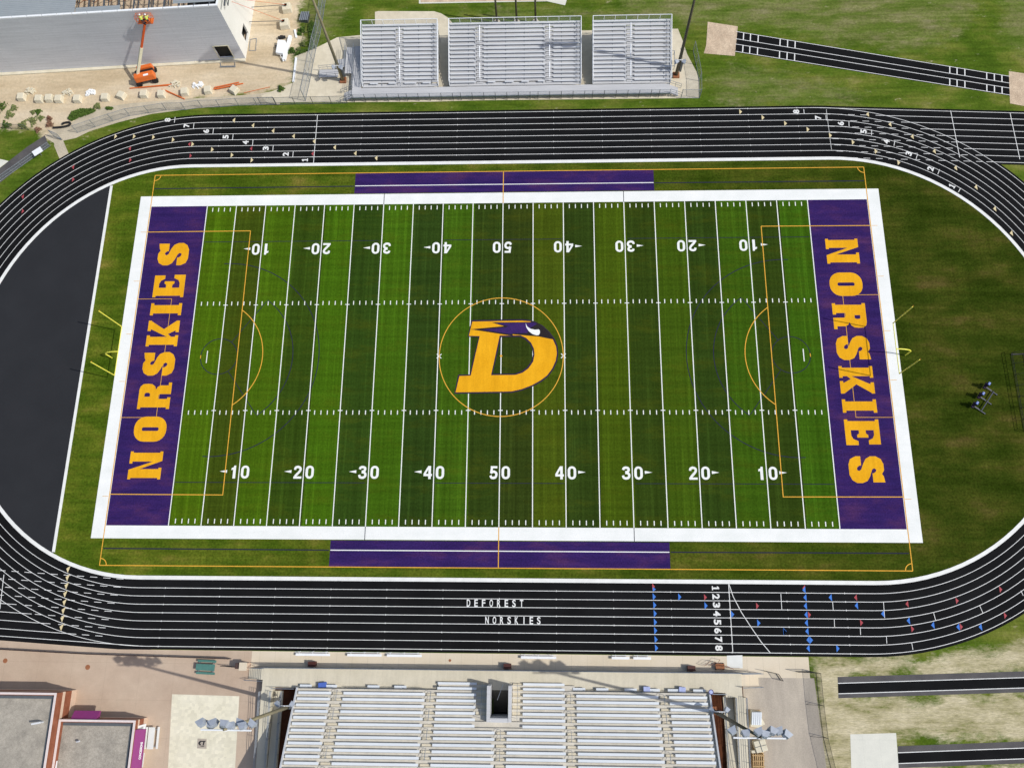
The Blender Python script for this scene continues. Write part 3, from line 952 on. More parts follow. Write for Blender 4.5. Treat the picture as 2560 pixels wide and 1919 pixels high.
# ---- slab lettering of the end zones; u along the word, v up the letter, unit height
GL = {
    'N': (.82, [rect(.04, .30, .09, .91), rect(.0, .34, .0, .09), rect(.0, .28, .91, 1.), rect(.52, .78, .09, .91), rect(.46, .82, .91, 1.0), rect(.54, .82, .0, .09),
                [(.28, 1.0), (.30, .62), (.30, .91)], [(.28, 1.), (.26, .78), (.54, .0), (.55, .2)]], []),
    'O': (.76, [(rrect(.0, .76, .0, 1., .34), rrect(.325, .435, .24, .76, .05))], []),
    'R': (.82, [rect(.05, .31, .1, .9), rect(.0, .36, .0, .1), rect(.0, .31, .9, 1.0),
                ([(.31, 1.), (.60, 1.), (.70, .97), (.77, .89), (.78, .75), (.77, .62), (.70, .52), (.6, .48), (.31, .48)], [(.38, .82), (.47, .82), (.50, .78), (.50, .70), (.47, .65), (.38, .65)]),
                [(.31, .48), (.31, .38), (.42, .38), (.46, .33), (.46, .0), (.82, .0), (.82, .1), (.73, .1), (.73, .35), (.68, .44), (.6, .48)]], []),
    'K': (.84, [rect(.05, .31, .1, .9), rect(.0, .36, .0, .1), rect(.0, .36, .9, 1.0), [(.31, .36), (.56, .9), (.82, .9), (.56, .48), (.84, .1), (.52, .1), (.40, .33), (.31, .23)],
                rect(.50, .84, .9, 1.0), rect(.46, .84, .0, .1)], []),
    'I': (.38, [rect(.06, .32, .1, .9), rect(.0, .38, .0, .1), rect(.0, .38, .9, 1.)], []),
    'E': (.76, [rect(.05, .32, .1, .9), [(.0, .0), (.76, .0), (.76, .36), (.64, .36), (.58, .22), (.48, .17), (.32, .17), (.32, .1), (.0, .1)], [(.0, .9), (.32, .9), (.32, .83), (.46, .83), (.56, .78), (.62, .66), (.74, .66), (.74, 1.), (.0, 1.)],
                [(.32, .40), (.42, .40), (.46, .34), (.54, .34), (.54, .66), (.46, .66), (.42, .60), (.32, .60)]], []),
    'S': (.78, 'S', []),
}
spans = [('N', -18.0, -14.02), ('O', -12.62, -8.95), ('R', -7.83, -3.87), ('S', -2.93, .76), ('K', 1.65, 5.66), ('I', 6.5, 8.42), ('E', 9.37, 13.0), ('S', 14.45, 18.23)]
mb = MB()
for side in (-1, 1):
    for ch, y0, y1 in spans:
        wd, polys, _ = GL[ch]
        W_ = y1 - y0
        H0, H1 = 47.72, 52.42
        def mp(p):
            y = y0 + p[0] / wd * W_
            x = -(H0 + p[1] * (H1 - H0))
            return (x, y) if side < 0 else (-x, -y)
        if ch == 'S':
            outer = [(.02, .36), (.02, .22), (.10, .06), (.25, .0), (.55, .0), (.70, .07), (.78, .2), (.78, .36), (.72, .5), (.60, .58), (.40, .66), (.36, .72), (.40, .78), (.46, .76), (.50, .70), (.50, .66), (.76, .66), (.76, 1.0), (.58, .97), (.52, .93), (.42, 1.0), (.24, 1.), (.10, .94), (.02, .80), (.02, .64), (.09, .51), (.22, .43), (.40, .35), (.44, .29), (.41, .23), (.34, .24), (.29, .30), (.28, .36)]
            mb.poly([mp(p) for p in outer], .014)
            continue
        zi = .014
        for P in polys:
            if isinstance(P, tuple):
                mb.poly([mp(p) for p in P[0]], zi, holes=[[mp(p) for p in P[1]]])
            else:
                mb.poly([mp(p) for p in P], zi)
            zi += .0004
struct('end_zone_lettering', mb, 'gold')

# ---- midfield emblem
def kp(L):
    return [vK(a, b) for a, b in L]
outer = [(605, 437), (1150, 427), (1240, 435), (1300, 452), (1380, 495), (1450, 558), (1510, 635), (1545, 720), (1553, 800), (1540, 885), (1500, 975), (1442, 1050), (1370, 1108), (1270, 1162), (1150, 1206), (1040, 1229), (418, 1240), (460, 1030), (583, 1030), (683, 622), (565, 620)]
holeo = [(930, 622), (1130, 620), (1180, 640), (1238, 690), (1268, 745), (1276, 810), (1262, 880), (1212, 950), (1152, 992), (1080, 1020), (835, 1021)]
struct('emblem_outline', MB().poly(kp(outer), .020, holes=[kp(holeo)]), 'logo_dark')
gold = [(615, 453), (1150, 443), (1265, 452), (1380, 520), (1490, 640), (1528, 725), (1537, 800), (1524, 880), (1485, 965), (1430, 1040), (1360, 1093), (1265, 1146), (1150, 1190), (1040, 1214), (432, 1224), (474, 1046), (597, 1042), (695, 611), (577, 608)]
holeg = [(913, 605), (1140, 603), (1200, 630), (1255, 682), (1286, 745), (1293, 810), (1279, 888), (1227, 963), (1162, 1010), (1085, 1034), (819, 1037)]
struct('emblem_letter', MB().poly(kp(gold), .0235, holes=[kp(holeg)]), 'gold')
feather = [(822, 462), (1240, 459), (1272, 447), (1345, 475), (1445, 560), (1505, 650), (1340, 616), (1050, 592), (1062, 606), (1008, 602), (596, 537), (960, 503)]
struct('emblem_black_edge', MB().poly(kp(feather), .0265), 'logo_black')  # black edge and beak around the purple crest
feather2 = [(865, 468), (1245, 465), (1290, 462), (1320, 480), (1255, 516), (1212, 578), (1060, 581), (1030, 590), (720, 542), (980, 515), (1012, 504)]
struct('emblem_crest', MB().poly(kp(feather2), .029), 'logo_purple')
horn = [(1195, 468), (1214, 508), (1250, 532), (1300, 542), (1338, 538), (1352, 552), (1352, 580), (1338, 600), (1318, 603), (1275, 592), (1232, 560), (1204, 518)]
struct('emblem_horn', MB().poly(kp(horn), .032), 'white_paint')

# =================================================================== PATHS AND PADS
# gravel strip inside the fence at upper left, concrete pads around the visitor stand
sheet('gravel_path', [U(*p) for p in ((112, 343), (128, 325), (165, 318), (215, 282), (262, 268), (330, 258), (480, 247), (640, 236), (700, 225), (700, 262), (600, 262), (480, 272), (380, 285), (300, 305), (225, 328), (190, 345), (158, 352), (172, 385), (148, 395), (135, 358))], .004, 'path')
vis = [vB(320, 715), vB(335, 490), vB(560, 395), vB(700, 325), vB(905, 305), vB(1570, 285), vC(875, 265), vC(1710, 250), vC(1750, 350), vC(1790, 470), vC(1870, 620), vC(1895, 700), vC(1890, 848), vC(0, 868), vB(1500, 880), vB(100, 888), vB(45, 830)]
sheet('concrete_pad', vis, .008, 'concrete')
cw = [vB(1030, 300), vB(1028, 105), vB(1060, 98), vB(1540, 100), vB(1600, 118), vB(1660, 155), vB(1700, 205), vB(1712, 240), vB(1650, 330), vB(1575, 330)]
sheet('curved_walk', cw, .012, 'concrete')
sheet('grass_wedge', [vB(920, 235), vB(1500, 205), vB(1550, 215), vB(1575, 250), vB(1570, 285), vB(920, 300)], .016, 'infield')
sheet('asphalt_path', [vL(775, 680), vL(820, 800), vL(870, 860), vL(640, 1020), vL(330, 1240), vL(0, 1500), vL(-200, 1640), vL(-200, 1400), vL(0, 1250), vL(160, 1120), vL(470, 880)], .007, 'asphalt_mid')
sheet('corner_slab', [vL(-100, 1090), vL(0, 1090), vL(150, 1125), vL(0, 1240), vL(-100, 1320)], .008, 'slab')
sheet('track_crossing', [vL(930, 850), vL(1085, 770), vL(1175, 1010), vL(1030, 1088)], .009, 'path')
# long jump runway and pits
rw = [vD(318, 205), vD(2118, 500), vD(2120, 632), vD(310, 345)]
sheet('jump_runway', rw, .010, 'track')
mb = MB()
def rp(t, s):
    a = Vector(rw[0]).lerp(Vector(rw[1]), t); b = Vector(rw[3]).lerp(Vector(rw[2]), t)
    return a.lerp(b, s)
for s in (.03, .37, .62, .96):
    mb.line(rp(0, s), rp(1, s), .09, .015)
for t in (.028, .054, .083, .165, .193, .221, .786, .812, .84, .918, .945, .972):
    for s0, s1 in ((.03, .37), (.62, .96)):
        mb.line(rp(t, s0), rp(t, s1), .16, .019)
struct('runway_lines', mb, 'line')
sheet('sand_pit', [vD(130, 145), vD(328, 175), vD(308, 370), vD(104, 352), vD(120, 300)], .014, 'sand')
sheet('sand_pit_east', [vD(2112, 470), vD(2330, 500), vD(2330, 720), vD(2120, 682)], .014, 'sand')
mb = MB()
fr = [vB(1408, 30), vC(745, 0), vC(745, 48)]
o1 = [vB(1408, -60), vB(1408, 33), vC(580, 13), vC(735, 48), vC(750, 0), vC(752, -90)]
sheet('pit_surround', o1, .006, 'slab')
sheet('bullpen_dirt', [vB(1422, -50), vB(1422, 22), vC(575, 6), vC(590, -50)], .011, 'sand')
# pole-vault style runways, lower right
for nm_, P in (('east_runway', [(985, 345), (2400, 302), (2400, 440), (990, 485)]), ('south_runway', [(1380, 800), (2400, 762), (2400, 906), (1385, 945)])):
    a, b, c, d = [vH(*p) for p in P]
    struct(nm_, MB().poly([a, b, c, d], .008), 'asphalt_mid')
    la = lambda p, q, t: Vector(p).lerp(Vector(q), t)
    struct(nm_ + '_strip', MB().poly([la(a, d, .31), la(b, c, .31), la(b, c, .78), la(a, d, .78)], .012), 'track')
    m_ = MB()
    m_.line(la(a, d, .3), la(b, c, .3), .09, .016); m_.line(la(a, d, .79), la(b, c, .79), .09, .016)
    struct(nm_ + '_lines', m_, 'line')
sheet('vault_pad', [vH(1068, 722), vH(1370, 714), vH(1388, 960), vH(1075, 960)], .010, 'slab')
# plaza at the lower left and apron in front of the home stand
sheet('plaza', [(-98, chw(-98, -40.72)), (-50.5, -40.72), (-32.4, -40.72), (-32.4, -44.2), (-30.2, -44.2), (-30.2, -62), (-98, -62)], .005, 'plaza')
sheet('paver_square', [vE(1322, 535), vE(1838, 550), vE(1800, 1200), vE(1285, 1200)], .009, 'pavers')
sheet('front_apron', [(-32.4, -40.74), (40.1, -40.74), (40.1, -43.3), (31.0, -43.3), (31., -42.9), (-32.4, -42.9)], .009, 'front_concrete')
sheet('white_apron_slab', [vH(255, 205), vH(358, 202), vH(360, 288), vH(258, 285)], .013, 'new_concrete')
sheet('gravel_lot', [(28, -43.3), (40.6, -43.3), (41.6, -62), (28, -62)], .006, 'lot')
sheet('mulch_bed', [(-30.3, -44.3), (-1.2, -44.3), (-1.2, -62), (-30.3, -62)], .013, 'mulch')
sheet('mulch_bed_east', [(2.3, -44.3), (31.5, -44.3), (31.5, -62), (2.3, -62)], .013, 'mulch')
# ground under the new building
sheet('building_floor', [(-120, 49.6), (-42.4, 51.2), (-41.9, 95), (-120, 95)], .009, 'sand')

# =================================================================== HOME GRANDSTAND (south)
WZ = 1.3
t = thing('grandstand', 'large concrete home grandstand with white bench planks and a dark stair opening', 'grandstand', (0, -46, 0))
mb = MB().bx(-30.25, 31.1, -45.1, -42.76, .02, WZ)
mb.bx(-30.25, -28.9, -45.6, -45.101, .02, WZ)
mb.bx(29.0, 31.1, -45.6, -45.101, .02, WZ)
mb.build('walkway', 'walk_concrete', t)
TD, TR, TY, TZ = .69, .36, -45.12, 2.0
NT = 19
def tier_z(i): return TZ + TR * i
mb = MB()
for i in range(NT):
    y1 = TY - TD * i; y0 = y1 - TD
    if i < 5:
        segs = [(-25.35, -1.0), (2.1, 26.75)]
    else:
        segs = [(-25.35, 26.75)]
    for a, b in segs:
        mb.bx(a, b, y0, y1, tier_z(i) - (.5 if i else 1.0), tier_z(i) - .001 * i)
for a, b in ((-7.35, -1.0), (2.1, 10.0)):          # two extra low rows beside the stair opening
    mb.bx(a, b, -45.118, -44.46, 1.25, 1.66)
tiers = mb.build('tiers', 'tier_concrete', t)
for x in (-25.45, 26.85):
    mb = MB()
    P = [(-45.0, 1.0), (-45.0, 2.2), (TY - TD * NT, tier_z(NT) + .25), (TY - TD * NT, tier_z(NT) - .9)]
    for dx in (0, 1):
        pass
    q0 = [(x - .1, y, z) for y, z in P]; q1 = [(x + .1, y, z) for y, z in P]
    mb.face(q0); mb.face(q1[::-1])
    for k in range(4):
        a, b = k, (k + 1) % 4
        mb.face([q0[b], q0[a], q1[a], q1[b]])
    mb.build('side_wall', 'alu', t)
blocks = [(-25.15, -20.95), (-19.35, -8.95), (-7.45, -1.0), (1.6, 8.7), (10.15, 20.4), (21.75, 26.45)]
for i in range(NT - 1):
    for j, (a, b) in enumerate(blocks):
        if i < 5 and j == 2: b = -2.45
        if i < 5 and j == 3: a = 3.45
        if i < 6 and j == 3: a = 3.45
        if i == 5 and j == 2: b = -2.45
        if j == 2 and i > 5: b = .05
        if j == 3 and i > 5: a = 1.55
        y = TY - TD * i - .47
        z = tier_z(i) + .43
        m_ = MB().bx(a, b, y - .17, y + .15, z - .05, z)
        n_ = max(2, int((b - a) / 1.6))
        for k in range(n_):
            xx = a + .3 + (b - a - .6) * k / (n_ - 1)
            m_.bx(xx - .03, xx + .03, y - .03, y + .03, tier_z(i), z - .05)
        if i * 6 + j < 97:
            m_.build('seat_plank', 'seat_white', t)
        else:
            globals().setdefault('_rest', []).append(m_)
for r, (yy, zz) in enumerate(((-44.87, 2.08), (-44.30, 1.72))):
    for a, b in ((-7.45, -2.45), (3.45, 8.7)):
        MB().bx(a, b, yy - .17, yy + .12, zz - .05, zz).bx(a + .1, a + .16, yy - .02, yy + .02, 1.3, zz - .05).bx(b - .16, b - .1, yy - .02, yy + .02, 1.3, zz - .05).build('front_seat', 'seat_white', t)
rest = MB()
for m_ in _rest:
    i0 = len(rest.v); rest.v += m_.v; rest.f += [tuple(i0 + k for k in f) for f in m_.f]
tag(rest.build('upper_seat_planks', 'seat_white', t), kind='stuff')
# raking beams and columns carrying the tiers
for x in (-25.1, -20.1, -15.1, -10.1, -5.1, 6.5, 11.6, 16.7, 21.7, 26.5):
    m_ = MB()
    y_ = lambda i: TY - TD * i
    m_.beam((x, y_(1), tier_z(1) - .85), (x, y_(NT), tier_z(NT) - 1.1), .35, .5)
    for i in (4, 10, 16):
        m_.beam((x, y_(i), 0), (x, y_(i), tier_z(i) - .95), .35, .35)
    m_.build('support_frame', 'tier_concrete', t)
# aisle half steps and handrails
aisles = [(-20.95, -19.35), (-8.95, -7.45), (.1, 1.5), (8.75, 10.1), (20.45, 21.7)]
for j, (a, b) in enumerate(aisles):
    m_ = MB(); h_ = MB()
    for i in range(NT):
        if j == 2 and i < 6: continue
        y1 = TY - TD * i
        m_.bx(a + .18, b - .12, y1 - TD - .02, y1 - TD + .3, tier_z(i) + .002, tier_z(i) + .18)
    for i in range(0, NT - 2, 3):
        if j == 2 and i < 6: continue
        xx = (a + b) / 2
        p = [(xx, TY - TD * i - .2, tier_z(i)), (xx, TY - TD * i - .2, tier_z(i) + .85), (xx, TY - TD * (i + 1.6) - .2, tier_z(i + 1.6) + .85), (xx, TY - TD * (i + 1.6) - .2, tier_z(i + 1))]
        h_ = MB().path(p, .025, 5)
        h_.tube((xx - .0, TY - TD * i - .2, tier_z(i) + .45), (xx, TY - TD * (i + 1.6) - .2, tier_z(i + 1.6) + .45), .018, n=5)
        h_.build('handrail', 'galv', t)
    m_.build('aisle_step', 'concrete', t)
for a, b in ((-2.4, -1.05), (2.15, 3.4)):
    m_ = MB(); h_ = MB()
    for k in range(11):
        m_.bx(a, b, -44.25 - .36 * k - .36, -44.25 - .36 * k, WZ - .2, WZ + .187 * (k + 1))
    m_.build('tunnel_side_stair', 'concrete', t)
    h_.path([((a + b) / 2, -44.3, 1.4), ((a + b) / 2, -44.3, 2.3), ((a + b) / 2, -48.2, 4.5), ((a + b) / 2, -48.2, 3.6)], .025, 5)
    h_.build('handrail', 'galv', t)
# stair opening (vomitory)
mb = MB()
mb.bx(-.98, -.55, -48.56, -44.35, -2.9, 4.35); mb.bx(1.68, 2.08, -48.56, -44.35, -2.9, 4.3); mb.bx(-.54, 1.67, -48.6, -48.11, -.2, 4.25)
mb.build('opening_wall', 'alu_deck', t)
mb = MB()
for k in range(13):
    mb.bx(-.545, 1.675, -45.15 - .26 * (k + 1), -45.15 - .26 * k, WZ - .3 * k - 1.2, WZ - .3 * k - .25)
mb.build('opening_stair', 'shade_stair', t)
MB().bx(-.549, -.53, -48.1, -45.2, -2.9, 1.28).bx(1.66, 1.679, -48.1, -45.2, -2.9, 1.28).bx(-.53, 1.66, -48.6, -48.08, -2.9, -.21).build('shade_lining', 'pit_dark', t)  # near-black panels added so the lower stairwell looks deep in shade
h_ = MB()
h_.path([(.9, -44.4, 1.35), (.9, -44.4, 2.2), (.2, -46.2, 2.1), (.2, -46.2, 1.0)], .035, 6)
h_.build('stair_rail', 'alu', t)
# front step row rail
for a, b in ((-25.2, -20.6), (-19.0, -8.9), (10.0, 20.4), (21.8, 26.5)):
    h_ = MB()
    for zz in (1.65, 1.98, 2.35):
        h_.tube((a, -45.05, zz), (b, -45.05, zz), .022, n=5)
    k = a
    while k <= b:
        h_.tube((k, -45.05, WZ), (k, -45.05, 2.35), .025, n=5); k += 1.5
    h_.build('front_rail', 'galv_dark', t)
# walkway guard rail along the track side
h_ = MB()
x = -30.2
while x < 31.5:
    h_.tube((x, -42.68, .1), (x, -42.68, WZ + 1.32), .04, n=5); x += 2.15
for zz in (1.42, WZ + 1.32):
    h_.tube((-30.2, -42.68, zz), (33.6, -42.68, zz), .035, n=6)
rl = h_.build('walkway_rail', 'galv', t)
MB_ = MB(); MB_.face([(-30.2, -42.68, .15), (31.2, -42.68, .15), (31.2, -42.68, WZ + 1.3), (-30.2, -42.68, WZ + 1.3)])
MB_.build('rail_mesh', 'chain_dense', rl)
# end stairs
mb = MB()
for k in range(8):
    mb.bx(-32.5 + .28 * k, -30.251, -44.2, -42.45 - .4, .02 + .0, .16 * (k + 1))
mb.build('west_stair', 'walk_concrete', t)
mb = MB()
for k in range(7):
    mb.bx(31.101, 33.5 - .31 * k, -44.3, -42.75 - .1, .02, .17 * (k + 1))
mb.build('east_stair', 'front_concrete', t)
h_ = MB()
for x0, x1, y in ((-32.9, -30.2, -44.32), (-32.9, -30.2, -42.8), (33.9, 31.1, -44.42), (33.9, 31.1, -42.8)):
    for dz in (.5, .95):
        h_.path([(x0, y, dz), (x1, y, WZ + dz)], .028, 5)
    for f in (0, .33, .66, 1):
        xx = x0 + (x1 - x0) * f
        h_.tube((xx, y, WZ * f), (xx, y, WZ * f + .95), .025, n=5)
h_.build('stair_rail', 'galv', t)
# side ramps
for sgn, xo, xm, xi, zt in ((-1, -30.35, -28.95, -27.75, 'west_ramp'), (1, 31.45, 30.15, 28.85, 'east_ramp')):
    m_ = MB()
    L_ = [(xo, xm, 1.28, .72), (xm, xi, .1, .68)]
    for a, b, z0, z1 in L_:
        lo, hi = min(a, b) + .03, max(a, b) - .03
        q = [(lo, -45.6, z0), (lo, -56.2, z1), (hi, -56.2, z1), (hi, -45.6, z0)]
        m_.face(q)
        m_.face([(lo, -45.6, .0), (lo, -56.2, .0), (lo, -56.2, z1), (lo, -45.6, z0)][::-1])
        m_.face([(hi, -45.6, .0), (hi, -56.2, .0), (hi, -56.2, z1), (hi, -45.6, z0)])
    m_.bx(min(xo, xi) + .03, max(xo, xi) - .03, -60, -56.201, .0, .7)
    m_.build('ramp', 'walk_concrete', t)
    h_ = MB()
    for x, z0, z1 in ((xo, 1.28, .72), (xm, 1.28, .72), (xi, .6, .68)):
        for dz in (.35, .65, .95):
            h_.tube((x, -45.6, z0 + dz), (x, -56.2, z1 + dz), .03, n=5)
        k = -45.6
        while k > -56:
            f = (k + 45.6) / -10.6
            h_.tube((x, k, 0), (x, k, z0 + (z1 - z0) * f + .95), .028, n=5); k -= 1.9
    for x0, x1 in (((-28.9, -25.8)) if sgn < 0 else ((27.1, 29.0)),):
        for dz in (.5, 1.0):
            h_.tube((x0, -45.2, WZ + dz), (x1, -45.2, WZ + dz), .03, n=5)
    h_.build('ramp_rail', 'galv', t)

# companion benches on the walkway
def short_bench(ln):
    m_ = MB().bx(-ln / 2, ln / 2, -.16, .16, .40, .45)
    for x in (-ln / 2 + .15, ln / 2 - .15):
        m_.bx(x - .03, x + .03, -.12, .12, 0, .4)
    return m_
sb = short_bench(1.55).build('companion_bench', 'seat_white')
sb['category'] = 'bench'; sb['group'] = 'short white benches along the front of the home grandstand'
sbl = [(520, 615, 'short white bench at the far west end of the grandstand front row'), (1090, 1215, 'short white bench left of the middle in the wide gap west of the stair opening'),
       (1323, 1447, 'short white bench just east of the one midway between two grandstand aisles')]
first = True
def add_short(x, y, z, lab):
    global first
    o = sb if first else sb.copy()
    if not first: COL.objects.link(o)
    first = False
    o.location = (x, y, z); o['label'] = lab
for a, b, lab in sbl:
    p = vF((a + b) / 2, 408, 1.75); add_short(p[0], -44.83, WZ, lab)
p = vF(785, 408, 1.75); add_short(p[0], -44.83, WZ, 'short white bench touching the vivid blue seat cover')
for a, lab in ((995, 'short white bench beside the aisle right of the pole shadow head'), (1195, 'short white bench crossed by nothing, just left of the pole shadow line'), (1440, 'short white bench left of the pale blue seat cover'),
               (1638, 'short white bench against the aisle rail right of the pale blue cover'), (1815, 'short white bench left of the lilac seat cover near the east corner'), (2035, 'easternmost short white bench, beside the round purple sign')):
    p = vG(a, 438, 1.75); add_short(p[0], -44.83, WZ, lab)
# folded seat covers
def cover(v, a, b, mat, lab, rz, ln=.9):
    p = v(a, b, 1.9)
    m_ = MB().box((0, 0, .52), (ln, .62, .1), rz).box((0, .12, .26), (ln * .9, .4, .5), rz, top=(1, .8))
    o = m_.build('seat_cover', mat, bevel=.04)
    o.location = (p[0], -44.72, WZ)
    tag(o, lab, 'seat cover')
cover(vF, 708, 395, 'blue_fabric', 'vivid blue seat cover folded over a front bench of the home stand', R(6), 1.05)
cover(vG, 1580, 432, 'lilac_fabric', 'pale blue seat cover on a front bench left of an aisle', 0, .85)
cover(vG, 1888, 448, 'lilac_fabric', 'lilac seat cover between the two short benches at the east end', R(-5), .85)
t = thing('round_sign', 'small round purple sign at the east end of the home stand', 'sign', (*vG(2135, 445, 2.4), 1.3))
x, y = vG(2135, 445, 2.4)
MB().disc((x, y), .32, 2.36, 2.4, 20).build('sign_face', 'lilac_fabric', t)
MB().arc((x, y), .27, 0, 2 * math.pi, .08, 2.405, 24).build('sign_ring', 'purple', t)
MB().tube((x, y, WZ), (x, y, 2.36), .03).build('post', 'galv', t)

# ------------------------------------------------------------------ track-side benches
def track_bench(ln, n, lab, x, y):
    t = thing('team_bench', lab, 'bench', (x, y, 0), 'white team benches beside the track')
    MB().bx(x - ln / 2, x + ln / 2, y - .2, y + .12, .42, .47).build('seat', 'white_metal', t)
    MB().beam((x - ln / 2, y + .3, .84), (x + ln / 2, y + .3, .84), .05, .2).build('backrest', 'white_metal', t)
    for k in range(n):
        xx = x - ln / 2 + .5 + (ln - 1.0) * k / (n - 1)
        MB().beam((xx, y - .15, 0), (xx, y - .15, .42), .06, .06).beam((xx, y + .1, .42), (xx, y + .34, .95), .05, .05).beam((xx, y + .34, 0), (xx, y + .34, .95), .04, .04).build('leg', 'white_metal', t)
for v, a, b, yy, n, lab in ((vF, 482, 780, -41.05, 3, 'long white track-side bench nearest the pale corner pillar'), (vF, 928, 1225, -41.05, 3, 'long white track-side bench, left one of the close pair'),
                        (vF, 1270, 1572, -41.05, 3, 'long white track-side bench, right one of the close pair'), (vG, 492, 797, -41.1, 3, 'long white bench standing alone by the track, right of the red-brown bin'),
                        (vG, 1275, 1428, -41.05, 2, 'short white track-side bench, left one of two short ones end to end'), (vG, 1462, 1615, -41.05, 2, 'short white track-side bench, right one of two short ones, by the blue lane triangle')):
    xa = v(a, 105, .45)[0]; xb = v(b, 105, .45)[0]
    track_bench(xb - xa, n, lab, (xa + xb) / 2, yy)
for v, a, b, lab in ((vF, 625, 175, 'red-brown slatted bin against the stand rail, nearest the west stair'), (vG, 376, 198, 'red-brown slatted bin against the rail in front of the stair opening'), (vG, 1963, 216, 'red-brown slatted bin against the rail beside the cart of steel frames')):
    p = v(a, b, .6)
    t = thing('litter_bin', lab, 'bin', (p[0], -42.25, 0), 'red-brown bins in front of the home stand')
    m_ = MB()
    for k in range(3):
        m_.bx(p[0] - .5, p[0] + .5, -42.55 + k * .22, -42.37 + k * .22, .8, .84)
    m_.build('slatted_top', 'brown_box', t)
    MB().bx(p[0] - .48, p[0] + .48, -42.55, -41.95, .02, .795).build('body', 'brown_box', t)
for v, a, b, r_, lab in ((vE, 41, 278, .3, 'rusty round drain cover, farthest west on the plaza'), (vE, 674, 328, .32, 'rusty round drain cover on the plaza left of the lamp shadow'), (vF, 1814, 172, .17, 'small dark round drain cover in the apron before the home stand')):
    p = v(a, b)
    o = MB().disc((0, 0), r_, .0, .03, 20).build('drain_cover', 'rust'); o.location = (p[0], p[1], .008); tag(o, lab, 'drain cover')

# corner pillar, plaza fence
t = thing('corner_pillar', 'pale cast stone pillar at the end of the dark plaza fence', 'pillar', (-32.9, -42.6, 0))
MB().bx(-33.3, -32.5, -43.0, -42.2, .0, 1.5).build('shaft', 'pale_block', t); MB().bx(-33.4, -32.4, -43.1, -42.1, 1.5, 1.65).build('cap', 'front_concrete', t)
def fence(name, lab, cat, pts, h, mat, post=.05, step=2.6, mesh=None, rails=(1.0,), group=None, pickets=0, arm=0.0):
    t = thing(name, lab, cat, (pts[0][0], pts[0][1], 0), group)
    r_ = MB(); m_ = MB()
    for a, b in zip(pts[:-1], pts[1:]):
        L_ = math.dist(a, b)
        n_ = max(1, round(L_ / step))
        for k in range(n_ + (1 if b is pts[-1] else 0)):
            x = a[0] + (b[0] - a[0]) * k / n_; y = a[1] + (b[1] - a[1]) * k / n_
            p_ = MB().tube((x, y, 0), (x, y, h + .05), post, n=6)
            if arm: p_.tube((x, y, h * .6), (x + arm, y, .05), post * .6, n=5)
            p_.build('post', mat, t)
        if pickets:
            n2 = int(L_ / pickets)
            for k in range(n2):
                x = a[0] + (b[0] - a[0]) * k / n2; y = a[1] + (b[1] - a[1]) * k / n2
                r_.beam((x, y, .1), (x, y, h - .02), .025, .025)
        if mesh:
            m_.face([(a[0], a[1], .04), (b[0], b[1], .04), (b[0], b[1], h), (a[0], a[1], h)])
    if r_.v: r_.build('pickets', mat, t)
    for f in rails:
        q_ = MB()
        q_.path([(p[0], p[1], h * f) for p in pts], post * .6, 5)
        q_.build('rail', mat, t)
    if mesh: m_.build('mesh', mesh, t)
    return t
p0 = vE(-60, 190); p1 = vE(1700, 268)
fence('picket_fence', 'long dark bronze picket fence across the plaza beside the track', 'fence', [vE(-400, 166), vE(0, 188), vE(700, 226), vE(1300, 246), vE(1775, 262)], 1.15, 'brown_metal', .05, 2.1, None, (.15, .97), pickets=.11)
t = thing('gate', 'black gate leaf standing ajar at the end of the plaza fence', 'gate', (-36.1, -42.6, 0))
MB().path([(-36.1, -42.6, 1.1), (-34.0, -42.75, 1.1), (-34.0, -42.75, .2), (-36.1, -42.6, .2), (-36.1, -42.6, 1.1)], .03).tube((-36.1, -42.6, .2), (-34, -42.75, 1.1), .02).build('frame', 'black_metal', t)
MB().bx(-34.0, -33.55, -42.9, -42.2, .0, 1.45).build('gate_post', 'brown_metal', t)
# parking side fence and its gates
fpts = [U(2040, 1680), U(2048, 1760), U(2058, 1840), U(2080, 1930), U(2092, 1990)]
fence('boundary_fence', 'black chain link fence with angled braces along the gravel lot', 'fence', fpts, 1.9, 'black_metal', .04, 3.0, 'chain_dark', (1.0, .03), arm=-1.6)
t = thing('gate', 'black gate frame swung open over the gravel lot, hinged beside the east stair', 'gate', (*vR(1330, 310), 0))
a, b, c = vR(1160, 310), vR(1330, 345), vR(1395, 440)
MB().path([(*a, .1), (*a, 1.2), (*b, 1.2), (*b, .1), (*a, .1)], .03).path([(*b, 1.2), (*c, 1.2), (*c, .1), (*b, .1)], .04).build('frame', 'black_metal', t)
m_ = MB(); m_.face([(*a, .1), (*b, .1), (*b, 1.2), (*a, 1.2)]); m_.face([(*b, .1), (*c, .1), (*c, 1.2), (*b, 1.2)]); m_.build('mesh', 'chain_dark', t)
t = thing('gate', 'black gate leaf standing half open at the grass edge of the apron', 'gate', (*vR(1810, 318), 0))
a, b = vR(1600, 318), vR(1815, 320)
MB().path([(*a, .1), (*a, 1.4), (*b, 1.4), (*b, .1), (*a, .1)], .035).build('frame', 'black_metal', t)
m_ = MB(); m_.face([(*a, .1), (*b, .1), (*b, 1.4), (*a, 1.4)]); m_.build('mesh', 'chain_dark', t)

